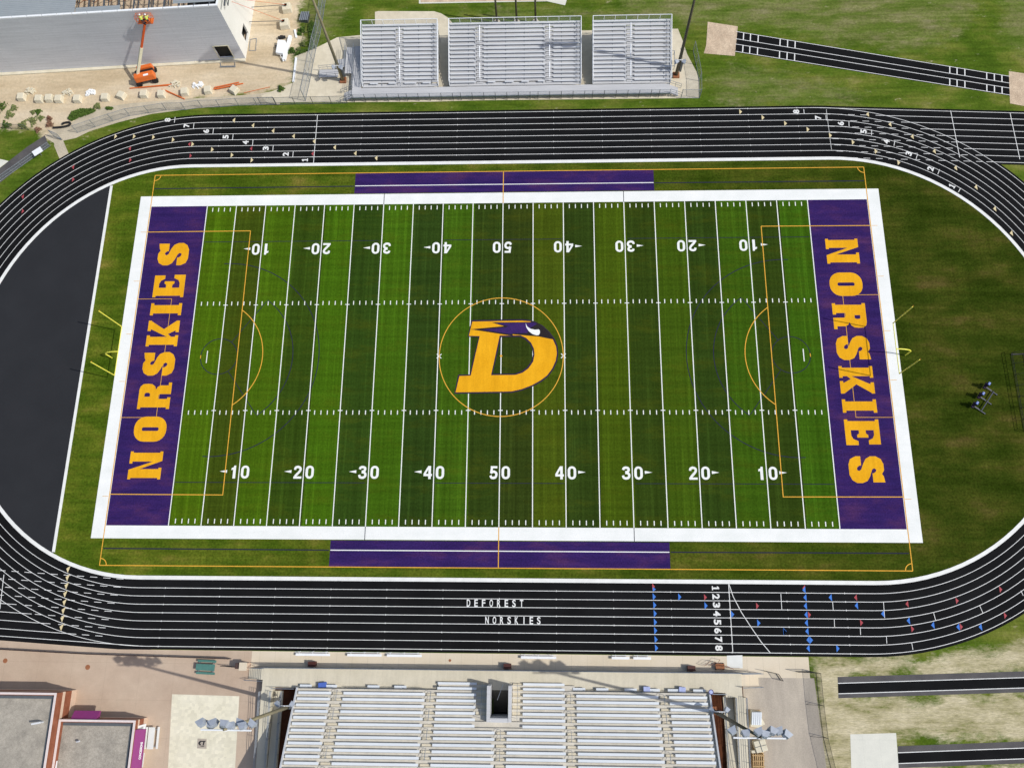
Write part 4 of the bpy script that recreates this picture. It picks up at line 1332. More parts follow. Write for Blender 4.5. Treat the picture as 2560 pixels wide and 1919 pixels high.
# hurdle cart
t = thing('hurdle_cart', 'wheeled cart heaped with brown steel frames beside the white apron slab', 'cart', (*vR(550, 240), 0))
x, y = vR(550, 250, .5)
m_ = MB().bx(x - .5, x + .6, y - .35, y + .35, .35, .55)
m_.build('tray', 'rust', t)
m_ = MB()
for k, (dx, rz) in enumerate(((-1.6, .6), (-1.0, .5), (-.5, .3), (.1, -.1), (.7, -.2), (1.2, -.4), (-.2, .9))):
    a = Vector((x + dx - .4, y + .1, .1)); d = Vector((math.cos(rz), math.sin(rz), 0)) * .95
    m_.path([a, a + Vector((0, 0, .9)), a + d + Vector((0, 0, .9)), a + d], .025, 5)
m_.build('steel_frames', 'rust', t)
for dx in (-.4, .5):
    for dy in (-.38, .38):
        MB().tube((x + dx, y + dy - .04, .14), (x + dx, y + dy + .04, .14), .14, n=12).build('wheel', 'rubber', t)

# ------------------------------------------------------------------ light poles
def fixture(m_, g_, c, yaw, s=.62):
    """box floodlight tilted down; c = position of the bracket"""
    f = Vector((math.sin(yaw), math.cos(yaw), -.55)).normalized()
    u = Vector((0, 0, 1)); r_ = f.cross(u).normalized(); u = r_.cross(f)
    c = Vector(c) + f * .22
    def ring(o, k): return [o + r_ * a * s * k / 2 + u * b * s * k / 2 for a, b in ((-1, -1), (1, -1), (1, 1), (-1, 1))]
    b0 = ring(c - f * .25, .62); b1 = ring(c + f * .3, 1.05)
    i = len(m_.v); m_.v += [tuple(p) for p in b0 + b1]
    m_.f += [(i, i + 1, i + 2, i + 3)] + [(i + (a + 1) % 4, i + a, i + 4 + a, i + 4 + (a + 1) % 4) for a in range(4)]
    g_.face([tuple(p) for p in ring(c + f * .27, .98)][::-1])
    m_.tube(tuple(c - f * .3), tuple(c), .06, n=6)
    return m_
def light_pole(x, y, H, arm, yaws, low, lab, mat, face, armz=None, lowz=4.4):
    t = thing('light_pole', lab, 'light pole', (x, y, 0), 'tall floodlight poles around the field')
    MB().tube((x, y, 0), (x, y, H), .27, .13, 12).build('pole', mat, t, smooth=True)
    MB().bx(x - .5, x + .5, y - .5, y + .5, .01, .3).build('base', 'rust', t)
    if arm:
        z = H - .6
        yo = y - face * .12
        MB().tube((x - arm / 2, yo, z), (x + arm / 2, yo, z), .09, n=8).tube((x, y, z), (x, yo, z), .09, n=8).bx(x - .18, x + .18, y - .2, yo, z + .1, z + .25).build('crossarm', 'white_metal', t)
        for k, (dx, yw, dz) in enumerate(yaws):
            m_, g_ = MB(), MB()
            fixture(m_, g_, (x + dx, yo + face * (.15 if k % 2 else .42), z + dz * 1.3), yw + (0 if face > 0 else math.pi), .86)
            fo = m_.build('floodlight', 'lamp_body', t)
            g_.build('lamp_glass', 'lamp_glass', fo)
    z = lowz
    m_ = MB().tube((x - low, y + face * .3, z), (x + low, y + face * .3, z), .05).tube((x, y, z), (x, y + face * .3, z), .06)
    m_.build('low_bracket', 'white_metal', t)
    for sx_ in (-1, 1):
        m_, g_ = MB(), MB()
        fixture(m_, g_, (x + sx_ * low, y + face * .3, z), sx_ * .7 + (0 if face > 0 else math.pi), .55)
        fo = m_.build('floodlight', 'lamp_body', t); g_.build('lamp_glass', 'lamp_glass', fo)
    MB().bx(x + .3, x + .6, y - .2, y + .2, 1.2, 3.4).build('control_box', 'galv_dark', t)
    return t
ys1 = [(-2.5, -.5, .15), (-1.9, .3, -.25), (-1.25, -.35, .15), (-.6, .45, -.25), (-.05, .1, .55), (.5, -.2, .1), (1.15, .3, -.2), (1.75, -.2, .15), (2.45, .6, .1)]
light_pole(-26.25, -47.3, 24.2, 5.2, ys1, .75, 'tall floodlight pole leaning over the cream pavers at the west end of the home stand', 'pole', 1)
ys2 = [(-2.5, -.5, .1), (-1.3, -.15, .15), (-.1, -.4, .6), (.3, .25, .5), (1.2, .45, .15), (1.0, -.4, -.2), (2.0, -.3, .1), (2.5, .7, .1)]
light_pole(27.5, -47.3, 24.2, 5.2, ys2, .75, 'tall floodlight pole with its lamps above the gravel lot by the home stand', 'pole_dark', 1)
light_pole(-25.98, 46.5, 24.2, 5.2, ys1, .75, 'tall floodlight pole rising from a rusty frame at the west end of the visitor stand', 'pole', -1, lowz=4.2)
light_pole(27.15, 46.45, 24.2, 5.2, ys2, .75, 'tall dark floodlight pole on the concrete at the east end of the visitor stand', 'pole_dark', -1, lowz=4.2)

# =================================================================== VISITOR STAND (north)
DZ = 1.0
t = thing('stand_walkway', 'long aluminium walkway deck with posts along its front, serving the three visitor bleachers', 'walkway', (1, 43.5, 0))
x0, x1 = -24.2, 25.9
MB().bx(x0, x1, 42.62, 44.35, DZ - .12, DZ).bx(x0, -22.75, 44.351, 52.2, DZ - .12, DZ).build('deck', 'alu_deck', t)
m_ = MB().bx(x0, x1, 42.58, 42.615, DZ - .3, DZ + .05)
m_.build('fascia', 'galv', t)
k = x0 + .3
while k < x1:
    MB().tube((k, 42.56, .0), (k, 42.5, 2.05), .045, n=6).build('post', 'galv_dark', t); k += 1.82 if (int(k * 7) % 4) else 1.25
h_ = MB()
for zz in (1.15, 2.05):
    h_.tube((x0, 42.5, zz), (x1, 42.5, zz), .022, n=5)
h_.build('front_rail', 'galv', t)
m_ = MB(); m_.face([(x0, 42.52, 1.0), (x1, 42.52, 1.0), (x1, 42.52, 2.05), (x0, 42.52, 2.05)]); m_.build('rail_mesh', 'chain', t)
m_ = MB()
for k in range(6):
    m_.bx(x0 - .28 * (k + 1), x0 - .28 * k - .02, 42.65, 44.2, DZ - .17 * (k + 1) - .04, DZ - .17 * (k + 1))
m_.build('west_stair', 'alu_deck', t)
m_ = MB()
for k in range(6):
    m_.bx(x1 + .28 * k + .02, x1 + .28 * (k + 1), 42.65, 44.2, DZ - .17 * (k + 1) - .04, DZ - .17 * (k + 1))
m_.build('east_stair', 'alu_deck', t)
h_ = MB()
for xa, xb in ((x0, x0 - 1.9), (x1, x1 + 1.9)):
    for yy in (42.65, 44.2):
        h_ = MB()
        for dz in (.45, .95):
            h_.path([(xa, yy, DZ + dz), (xb, yy, dz)], .035, 5)
        for f in (0, .5, 1):
            h_.tube((xa + (xb - xa) * f, yy, 0), (xa + (xb - xa) * f, yy, DZ * (1 - f) + .95), .035, n=5)
        h_.build('stair_rail', 'galv', t)
# ramp rails and ramp west side
for xx in (-24.15, -22.9):
    h_ = MB()
    for dz in (.35, .7, 1.05):
        h_.tube((xx, 44.5, DZ + dz), (xx, 50.6, DZ + dz), .03, n=5)
    for yy in (44.5, 46, 47.5, 49, 50.6):
        h_.tube((xx, yy, DZ), (xx, yy, DZ + 1.05), .03, n=5)
    h_.build('handrail', 'galv', t)
m_ = MB()
m_.face([(-27.3, 48.6, .35), (-27.3, 50.2, .35), (-24.2, 50.2, 1.0), (-24.2, 48.6, 1.0)][::-1])
m_.bx(-25.6, -24.25, 47.2, 52.1, .85, .95)
m_.bx(-29.9, -26.8, 47.0, 48.4, .25, .35)
m_.build('side_ramp', 'alu_deck', t)
h_ = MB()
for yy in (47.0, 48.45):
    for dz in (.5, .95):
        h_.tube((-29.9, yy, .3 + dz), (-25.7, yy, .8 + dz), .03, n=5)
    for xx in (-29.9, -28.5, -27.1, -25.7):
        h_.tube((xx, yy, .0), (xx, yy, 1.3), .03, n=5)
for xx in (-25.65, -24.3):
    for dz in (.4, .7, 1.0):
        h_.tube((xx, 48.6, .95 + dz), (xx, 52.1, .95 + dz), .03, n=5)
h_.build('ramp_rail', 'galv', t)

def bleacher(xa, xb, ais, lab, front):
    t = thing('bleacher', lab, 'bleacher', ((xa + xb) / 2, 44.4, 0), 'visitor bleacher sections on the north side')
    NR, RD, RR, Y0 = 15, .61, .203, 44.45
    m_ = MB()
    for i in range(NR):
        y = Y0 + RD * i; z = DZ + .02 + RR * i
        m_.bx(xa, xb, y, y + RD - .03, z - .05, z)
    m_.build('foot_planks', 'alu_deck', t)
    segs = []
    e = [xa + .15] + [q for a in ais for q in a] + [xb - .15]
    segs = [(e[k], e[k + 1]) for k in range(0, len(e), 2)]
    for i in range(NR):
        y = Y0 + RD * i + .30; z = DZ + .02 + RR * i + .42
        for a, b in (front if i == 0 else ([(xa + .15, xb - .15)] if i == NR - 1 else segs)):
            s_ = MB().bx(a, b, y, y + .255, z - .04, z)
            n_ = max(2, int((b - a) / 1.8))
            for k in range(n_):
                xx = a + .15 + (b - a - .3) * k / (n_ - 1)
                s_.bx(xx - .02, xx + .02, y + .08, y + .12, z - .42, z - .04)
            s_.build('seat_plank', 'alu', t)
    # aisle rails
    for a, b in ais:
        xx = (a + b) / 2
        for i0, i1 in ((1, 5), (6, 9), (10, 14)):
            h_ = MB()
            pa = (xx, Y0 + RD * i0, DZ + RR * i0 + .9); pb = (xx, Y0 + RD * i1 - .3, DZ + RR * i1 + .9)
            h_.tube(pa, pb, .085, n=6).tube((pa[0], pa[1], DZ + RR * i0), pa, .04, n=5).tube((pb[0], pb[1], DZ + RR * (i1 - 1)), pb, .04, n=5)
            h_.build('aisle_rail', 'white_metal', t)
        st = MB()
        for i in range(1, NR):
            st.bx(a + .1, b - .1, Y0 + RD * i - .3, Y0 + RD * i - .04, DZ + RR * i - .12, DZ + RR * i - .08)
        st.build('aisle_step', 'alu_deck', t)
    # end and back guard fences
    yb = Y0 + RD * NR + .1; zb = DZ + RR * NR
    h_ = MB(); k_ = MB()
    h_.tube((xa, yb, zb + 1.15), (xb, yb, zb + 1.15), .05, n=6)
    h_.tube((xa, yb, zb + .1), (xb, yb, zb + .1), .03, n=5)
    x = xa
    n_ = max(2, round((xb - xa) / 1.8))
    for k in range(n_ + 1):
        xx = xa + (xb - xa) * k / n_
        h_.tube((xx, yb, zb - .4), (xx, yb, zb + 1.15), .035, n=5)
    k_.face([(xa, yb, zb + .05), (xb, yb, zb + .05), (xb, yb, zb + 1.15), (xa, yb, zb + 1.15)])
    for xx in (xa, xb):
        h_.tube((xx, Y0 + .1, DZ + 1.25), (xx, yb, zb + 1.15), .06, n=6)
        h_.tube((xx, Y0 + .1, DZ + .15), (xx, yb, zb + .1), .05, n=5)
        for k in range(6):
            f = k / 5
            h_.tube((xx, Y0 + .1 + (yb - Y0) * f, DZ + (zb - DZ) * f), (xx, Y0 + .1 + (yb - Y0 - .1) * f, DZ + 1.25 + (zb - DZ - .1) * f), .03, n=5)
        k_.face([(xx, Y0 + .1, DZ + .15), (xx, yb, zb + .1), (xx, yb, zb + 1.15), (xx, Y0 + .1, DZ + 1.25)])
    h_.build('guard_rail', 'white_metal', t)
    k_.build('guard_mesh', 'chain', t)
    # understructure
    u_ = MB()
    n_ = max(3, round((xb - xa) / 3))
    for k in range(n_ + 1):
        xx = xa + .1 + (xb - xa - .2) * k / n_
        for f in (.05, .35, .65, .98):
            u_.beam((xx, Y0 + RD * NR * f, .0), (xx, Y0 + RD * NR * f, DZ + RR * NR * f - .06), .08, .08)
        u_.beam((xx, Y0, DZ - .1), (xx, Y0 + RD * NR, DZ + RR * NR - .12), .08, .12)
    u_.build('frame', 'galv', t)
bleacher(-22.5, -10.45, [(-17.05, -15.85)], 'west aluminium visitor bleacher, nearest the construction site', [(-21.3, -20.0), (-18.3, -17.05), (-15.8, -13.9), (-12.9, -11.6)])
bleacher(-8.65, 12.05, [(-4.45, -3.2), (6.5, 7.75)], 'widest aluminium visitor bleacher, in the middle with two white aisle rails', [(-8.5, -4.45), (-2.6, -1.4), (.1, 1.5), (2.7, 3.9), (5.3, 6.4), (7.75, 11.9)])
bleacher(13.9, 26.05, [(19.1, 20.4)], 'east aluminium visitor bleacher, nearest the jump pit', [(14.0, 19.1), (20.4, 25.9)])

# scoreboard columns behind the stand
for k, (v, b0, lab) in enumerate(((vC, (148, 205), 'dark column on a round footing, left one of three behind the bleacher'), (vC, (318, 205), 'dark column on a round footing, middle one of three behind the bleacher'), (vC, (480, 202), 'dark column on a round footing, right one of three behind the bleacher'))):
    x, y = v(*b0)
    t = thing('steel_column', lab, 'column', (x, y, 0), 'three dark columns behind the visitor stand')
    MB().tube((x, y, 0), (x, y, 9.5), .17, .15, 10).build('column', 'pole_dark', t, smooth=True)
    MB().disc((x, y - .0), .55, .0, .35, 20).build('footing', 'concrete', t)

# =================================================================== GOALPOSTS
for s_, lab in ((-1, 'yellow goalpost at the west end beside the black asphalt'), (1, 'yellow goalpost at the east end beside the blocking sled')):
    t = thing('goalpost', lab, 'goalpost', (s_ * 57.25, 0, 0), 'yellow football goalposts')
    X0 = s_ * 57.2; X1 = s_ * 54.75
    pts = [(X0, -.1, 0), (X0, -.1, 1.6)]
    for k in range(9):
        a = R(90 * k / 8)
        pts.append((X0 + (X1 - X0) * (math.sin(a)) * .98 if k else X0, -.1, 1.6 + 1.3 * math.sin(a)) if False else (X0 - s_ * 2.45 * (1 - math.cos(a)), -.1, 1.7 + 1.3 * math.sin(a)))
    MB().path(pts, .085, 8).build('gooseneck', 'yellow_metal', t)
    MB().tube((X1, -3.66, 3.0), (X1, 3.66, 3.0), .055, n=8).build('crossbar', 'yellow_metal', t)
    for y in (-3.66, 3.66):
        MB().tube((X1, y, 3.0), (X1, y, 9.3), .075, n=8).build('upright', 'yellow_metal', t)
        MB().beam((X1, y, 9.3), (X1 + .15, y + .18, 9.32), .03, .01).build('wind_ribbon', 'orange', t)
# blocking sled
vS2 = view(2400, 850, 1658 / 200)
t = thing('blocking_sled', 'football blocking sled with three purple pads on the dark grass at the right', 'blocking sled', (*vS2(540, 1280), 0))
pads = [(515, 868, 545, 985, 752, 1132), (400, 1065, 425, 1185, 630, 1328), (268, 1262, 300, 1380, 505, 1525)]
jn = [(672, 1075), (548, 1275), (420, 1470)]
m_ = MB()
q = [vS2(*p) for p in jn]
m_.beam((*q[0], .35), (*q[2], .35), .1, .1)
for (a, b, c, d, e, f), j in zip(pads, q):
    p = vS2(c, d, .35); r_ = vS2(e, f)
    m_.beam((*p, .35), (*r_, .12), .09, .09)
    m_.disc(r_, .09, .0, .16, 8)
m_.build('frame', 'sled_grey', t)
for a, b, c, d, e, f in pads:
    x, y = vS2(c, d); x -= .25; y += .05
    px_, py_ = vS2(a, b, 1.5)
    pd = MB().box((x - .1, y + .1, 1.0), (.45, .32, 1.05), R(55), top=(.9, .9)).box((x - .1, y + .1, .45), (.95, .3, .3), R(55))
    po = pd.build('pad', 'logo_dark', t, bevel=.04)
    MB().box((x - .1, y + .1, 1.56), (.42, .3, .05), R(55)).build('pad_cap', 'blue_fabric', po)
    MB().box((x - .14, y + .03, 1.60), (.13, .17, .012), R(55)).box((x - .02, y + .2, 1.60), (.13, .17, .012), R(55)).build('pad_label', 'lilac_fabric', po)
    MB().beam((x, y, .35), (x + .9, y - .45, .04), .1, .06).beam((x, y, .3), (x, y, .9), .09, .09).build('runner', 'black_metal', t)
# batting cage / net frame at the right edge
t = thing('net_frame', 'black pipe frame with netting lying at the right edge of the grass', 'net frame', (*vS2(1050, 300), 0))
m_ = MB()
A0 = [vS2(1050, 300), vS2(1140, 820), vS2(1230, 1350), vS2(1330, 1900)]
for dz, dx in ((.1, 0), (1.0, -.35), (1.9, .9), (.1, 1.7)):
    for a, b in zip(A0[:-1], A0[1:]):
        m_.tube((a[0] + dx, a[1], dz), (b[0] + dx, b[1], dz), .035, n=5)
for k in range(8):
    f = k / 7 * 3; i = min(2, int(f)); u_ = f - i
    x = A0[i][0] + (A0[i + 1][0] - A0[i][0]) * u_; y = A0[i][1] + (A0[i + 1][1] - A0[i][1]) * u_
    m_.path([(x, y, .1), (x - .35, y, 1.0), (x + .9, y, 1.9), (x + 1.7, y, .1)], .03, 5)
a = A0[0]; m_.beam((a[0], a[1], .12), (a[0] + 3.2, a[1] + .1, .12), .18, .12)
m_.build('frame', 'black_metal', t)
n_ = MB()
for a, b in zip(A0[:-1], A0[1:]):
    n_.face([(a[0] - .35, a[1], 1.0), (b[0] - .35, b[1], 1.0), (b[0] + .9, b[1], 1.9), (a[0] + .9, a[1], 1.9)])
n_.build('netting', 'net', t)

# =================================================================== CONCESSION BUILDINGS
def brick_block(name, lab, x0, x1, y0, y1, H, bands):
    t = thing(name, lab, 'building', ((x0 + x1) / 2, (y0 + y1) / 2, 0))
    z = 0
    for k, (h, mat) in enumerate(bands):
        o_ = .03 if mat == 'pale_block' else 0
        m_ = MB()
        for a, b, c, d in ((x0, x1, y1 - .3, y1), (x1 - .3, x1, y0, y1 - .301), (x0, x0 + .3, y0, y1 - .301), (x0 + .301, x1 - .301, y0, y0 + .3)):
            m_.bx(a - (o_ if a == x0 else 0), b + (o_ if b == x1 else 0), c, d + (o_ if d == y1 else 0), z, z + h)
        m_.build('wall_course', mat, t); z += h
    m_ = MB()
    for a, b, c, d in ((x0 - .04, x1 + .04, y1 - .22, y1 + .04), (x1 - .22, x1 + .04, y0, y1 - .221), (x0 - .04, x0 + .22, y0, y1 - .221)):
        m_.bx(a, b, c, d, H, H + .1)
    m_.build('coping', 'coping', t)
    m_ = MB()
    for a, b, c, d in ((x0 + .34, x1 - .34, y1 - .72, y1 - .36), (x1 - .72, x1 - .36, y0, y1 - .721)):
        m_.bx(a, b, c, d, H - .5, H - .35)
    m_.build('flashing', 'flashing', t)
    MB().bx(x0 + .301, x1 - .301, y0 + .301, y1 - .301, H - .6, H - .45).build('roof', 'roof_gravel', t)
    return t
tb = brick_block('concession_building', 'taller brick building with gravel roof at the lower left corner', -78, -55.3, -64, -45.85, 4.6,
                 [(1.1, 'pale_block'), (1.5, 'brick'), (.55, 'pale_block'), (1.45, 'brick')])
x, y = vY(540, 655, 4.6)
MB().path([(x, y, 4.1), (x, y, 4.9), (x - .9, y - .15, 5.1)], .13, 8).build('vent_pipe', 'alu', tb)
ts = brick_block('concession_stand', 'lower brick concession stand with purple awnings, attached to the taller building', -55.2, -45.4, -64, -49.1, 3.2,
                 [(.9, 'pale_block'), (1.2, 'brick'), (.35, 'pale_block'), (.75, 'brick')])
x, y = vY(1030, 905, 3.0)
MB().tube((x, y, 2.7), (x, y, 3.3), .12, n=10).tube((x, y, 3.3), (x + .3, y + .05, 3.35), .1, n=8).build('vent_pipe', 'alu', ts)
x, y = vY(728, 1190, 3.3)
MB().beam((x, y + .2, 3.0), (x + .1, y - 1.8, 3.2), .12, .12).build('roof_pipe', 'white_metal', ts)
def awning(x0, x1, y0, y1, z, dirx, diry, name='awning'):
    m_ = MB()
    if diry:
        m_.face([(x0, y0, z), (x1, y0, z), (x1, y0 + diry, z - .7), (x0, y0 + diry, z - .7)])
        m_.face([(x0, y0 + diry, z - .7), (x1, y0 + diry, z - .7), (x1, y0 + diry, z - 1.0), (x0, y0 + diry, z - 1.0)])
        for x in (x0, x1):
            m_.face([(x, y0, z), (x, y0 + diry, z - .7), (x, y0 + diry, z - 1.0), (x, y0, z - .9)])
    else:
        m_.face([(x0, y1, z), (x0, y0, z), (x0 + dirx, y0, z - .6), (x0 + dirx, y1, z - .6)])
        m_.face([(x0 + dirx, y1, z - .6), (x0 + dirx, y0, z - .6), (x0 + dirx, y0, z - .95), (x0 + dirx, y1, z - .95)])
        for y in (y0, y1):
            m_.face([(x0, y, z), (x0 + dirx, y, z - .6), (x0 + dirx, y, z - .95), (x0, y, z - .9)])
    return m_.build(name, 'awning', ts)
a = vY(958, 540, 2.6)[0]; b = vY(1290, 560, 2.6)[0]
awning(a, b, -49.08, -48.2, 2.95, 0, .95)
ya = vY(1815, 750, 2.7)[1]
aw = awning(-45.38, 0, ya, -64, 2.95, .95, 0)
tm = MB()
yt = vY(1843, 1025, 2.3)[1]
me_, x0_, x1_, y0_, y1_ = glyph('CONCESSIONS', .03)
L_ = abs(vY(1850, 912, 2.3)[1] - vY(1830, 1140, 2.3)[1])
sl_ = math.atan2(.6, .95)
mt = Matrix.Translation((-45.38 + .78, yt, 2.95 - .6 * .78 / .95 + .02)) @ Matrix.Rotation(sl_, 4, 'Y') @ Matrix.Rotation(R(90), 4, 'Z') @ Matrix.Diagonal((L_ / (x1_ - x0_), .26 / (y1_ - y0_), 1, 1)) @ Matrix.Translation((-(x0_ + x1_) / 2, -(y0_ + y1_) / 2, 0))
tm.add_mesh(me_, mt)
tm.build('lettering', 'white_paint', aw)
m_ = MB().bx(-45.36, -44.75, vY(0, 960)[1], vY(0, 780)[1], .95, 1.0).bx(-45.36, -44.75, vY(0, 1195)[1], vY(0, 1010)[1], .95, 1.0)
m_.build('serving_counter', 'new_concrete', ts)
MB().bx(-45.4, -45.3, vY(0, 755)[1], vY(0, 640)[1], .3, 2.3).build('notice_board', 'white_metal', ts)
# pavilion corner at far left
t = thing('canopy', 'pale grey peaked canopy cut off by the left edge beside the brick building', 'canopy', (-79, -45.2, 0))
m_ = MB()
cx_, cy_ = -80.5, -45.3
m_.face([(cx_ - 2, cy_ - 1.2, 2.9), (cx_ + 3.4, cy_ - 1.0, 2.6), (cx_ + 3.2, cy_ + .9, 2.6), (cx_ - 2, cy_, 3.3)])
m_.face([(cx_ - 2, cy_, 3.3), (cx_ + 3.2, cy_ + .9, 2.6), (cx_ - 2, cy_ + 1.0, 2.6)])
m_.build('roof', 'new_concrete', t)
m_ = MB()
m_.tube((cx_ + 3.1, cy_ - .8, 0), (cx_ + 3.1, cy_ - .8, 2.6), .06).tube((cx_ + 3.0, cy_ + .7, 0), (cx_ + 3.0, cy_ + .7, 2.6), .06)
m_.build('post', 'galv', t)
# picnic tables
def picnic(x, y, rz, mat, lab, ln=1.9):
    t = thing('picnic_table', lab, 'picnic table', (0, 0, 0))
    MB().bx(-ln / 2, ln / 2, -.4, .4, .72, .77).build('tabletop', mat, t)
    for s in (-1, 1):
        MB().bx(-ln / 2, ln / 2, s * .75 - .14, s * .75 + .14, .43, .47).build('bench', mat, t)
    for s in (-1, 1):
        MB().beam((s * ln * .38, -.75, .4), (s * ln * .38, .75, .4), .06, .06).beam((s * ln * .38, -.3, .7), (s * ln * .38, -.6, 0), .06, .06).beam((s * ln * .38, .3, .7), (s * ln * .38, .6, 0), .06, .06).build('leg_frame', 'galv', t)
    t.location = (x, y, .01); t.rotation_euler = (0, 0, rz)
    return t
p = vE(1583, 328, .5)
picnic(p[0], p[1], R(-2), 'green_plastic', 'green plank picnic table on the plaza beside the dark fence', 2.5)
p = vY(2000, 860, .5)
t = picnic(p[0], p[1], R(91), 'new_concrete', 'cream picnic table with tan runner in front of the concession counter', 2.6)
MB().bx(-.9, .9, -.0, .25, .775, .78).build('table_runner', 'sand', t)
# small engraved stone in the pavers
sg = [vE(1518, 875), vE(1588, 877), vE(1586, 953), vE(1514, 950)]
t = thing('engraved_stone', 'square grey stone engraved with a dark letter D in the cream pavers', 'paving stone', (*sg[0], 0))
MB().prism(sg, .0, .03).build('slab', 'lot', t)
m_ = MB()
vv = view(480, 1740, 2212 / 240)
m_.poly([vv(*p) for p in ((318, 1015), (195, 1015), (158, 1045), (148, 1080), (165, 1110), (190, 1125), (215, 1105), (190, 1085), (190, 1065), (215, 1040), (262, 1040), (245, 1112), (275, 1118), (295, 1042), (318, 1030))], .035)
m_.poly([vv(*p) for p in ((195, 1130), (285, 1128), (290, 1142), (262, 1150), (198, 1145))], .035)
m_.build('engraving', 'black_metal', t)

# pallets in the gravel lot
for k, (c, d, rz, h, lab, kind) in enumerate((((222, 730), (1.5, 2.1), -.1, 1.1, 'pallet stacked with white planks, partly wrapped, by the east ramp', 'planks'),
                                ((300, 1230), (1.6, 1.5), .25, .9, 'square pallet box wrapped in pale sheet with a cross strap, below the lamp arm', 'wrapped'),
                                ((262, 1510), (1.7, 1.9), .05, 1.0, 'pallet of rusty brown timber, lowest of the three in the lot', 'timber'))):
    x, y = vZ(*c, h * .6)
    t = thing('pallet_load', lab, 'pallet', (x, y, 0), 'loaded pallets beside the east ramp')
    m_ = MB()
    for q_ in range(5):
        m_.box((x, y - d[1] / 2 + d[1] * (q_ + .5) / 5, .12), (d[0], d[1] / 5 - .06, .04), rz * 0)
    for q_ in (-1, 0, 1):
        m_.bx(x + q_ * d[0] * .42 - .05, x + q_ * d[0] * .42 + .05, y - d[1] / 2, y + d[1] / 2, .0, .098)
    m_.build('pallet', 'wood', t)
    m_ = MB()
    if kind == 'planks':
        for q_ in range(5):
            m_.box((x - .5 + q_ * .25, y + .12, .15 + h / 2), (.2, 1.5, h), rz, top=(1, 1))
        m_.build('planks', 'seat_white', t)
        MB().box((x, y, .14 + h * .3), (1.35, 2.0, h * .6), rz, top=(.95, .95)).box((x + .65, y - .35, .14 + h * .3), (.8, 1.0, h * .5), rz + .6, top=(.7, .8)).build('wrapping', 'block', t)
    elif kind == 'wrapped':
        m_.box((x, y, .14 + h / 2), (1.5, 1.4, h), rz, top=(.97, .97)).build('load', 'block', t, bevel=.04)
        s_ = MB(); c_1, s_1 = math.cos(rz), math.sin(rz)
        s_.beam((x - .72 * c_1, y - .72 * s_1, .16 + h), (x + .72 * c_1, y + .72 * s_1, .16 + h), .05, .03).beam((x + .68 * s_1, y - .68 * c_1, .175 + h), (x - .68 * s_1, y + .68 * c_1, .175 + h), .05, .03)
        s_.build('strap', 'galv_dark', t)
    else:
        for q_ in range(6):
            m_.box((x - .6 + q_ * .24 + random.uniform(-.03, .03), y, .14 + h * .45), (.12, 1.6, h * .9), random.uniform(-.05, .05))
        for q_ in (-.6, .0, .62):
            m_.box((x, y + q_, .14 + h * .93), (1.5, .1, .08), random.uniform(-.03, .03))
        m_.build('timbers', 'wood', t)
        MB().box((x, y + 1.05, .5), (1.5, .3, .7), .1).box((x, y - 1.0, .5), (1.4, .25, .6), .0).build('wrapping', 'block', t)

# =================================================================== CONSTRUCTION SITE (upper left)
BH = 12.0
C0 = Vector((-42.32, 50.92)); CW = Vector((-101.0, 48.11)); CE = Vector((-41.88, 62.5)); CE2 = Vector((-40.9, 88.0))
t = thing('unfinished_building', 'tall unfinished grey precast building with open roof joists at the upper left', 'building', (-60, 52, 0))
def wall_holes(p, q, H, holes, th, mat, name):
    """upright slab from p to q with rectangular openings (d0, d1, z0, z1) along it; th = thickness vector"""
    d = (q - p); L_ = d.length; d.normalize()
    loops = [[Vector((0, 0, 0)), Vector((L_, 0, 0)), Vector((L_, H, 0)), Vector((0, H, 0))]]
    for a, b, c, e in holes:
        loops.append([Vector((a, c, 0)), Vector((b, c, 0)), Vector((b, e, 0)), Vector((a, e, 0))])
    tri_ = tessellate_polygon(loops)
    pts = [v for l in loops for v in l]
    m_ = MB()
    n3 = Vector((th.x, th.y, 0))
    for side in (0, 1):
        i = len(m_.v)
        m_.v += [(p.x + d.x * v.x + (n3.x if side else 0), p.y + d.y * v.x + (n3.y if side else 0), v.y) for v in pts]
        m_.f += [tuple(i + k for k in f) for f in tri_]
    for l in loops:
        for k in range(len(l)):
            a, b = l[k], l[(k + 1) % len(l)]
            P = lambda v, s: (p.x + d.x * v.x + n3.x * s, p.y + d.y * v.x + n3.y * s, v.y)
            m_.face([P(a, 0), P(b, 0), P(b, 1), P(a, 1)])
    return m_.build(name, mat, t)
wdir = (C0 - CW).normalized()
def along(pt): return (Vector(pt) - CW).dot(wdir)
wl = along(vA(1700, 445)); wr = along(vA(1806, 455))
wall_holes(CW, C0, BH, [(wl, wr, .6, 3.4)], Vector((-wdir.y, wdir.x)) * .3, 'precast', 'south_wall')
MB().bx(0, 0.001, 0, .001, 0, .001)
fr_ = MB()
for a, b, c, e in ((wl - .12, wl, .48, 3.52), (wr, wr + .12, .48, 3.52), (wl, wr, 3.4, 3.52), (wl, wr, .48, .6)):
    pa = CW + wdir * a; pb = CW + wdir * b
    nn = Vector((wdir.y, -wdir.x)) * .06
    q0 = [(pa.x, pa.y), (pb.x, pb.y), (pb.x + nn.x, pb.y + nn.y), (pa.x + nn.x, pa.y + nn.y)]
    fr_.prism(q0, c, e)
fr_.build('window_frame', 'cream', t)
ed = (CE2 - C0).normalized()
sp_ = C0 + ed * .32
wall_holes(C0 + ed * .0, CE2, BH, [(2.6, 4.6, .5, 2.9), (14, 16, .5, 2.9)], Vector((-ed.y, ed.x)) * .28 + Vector((0, 0)), 'precast_pale', 'east_wall')
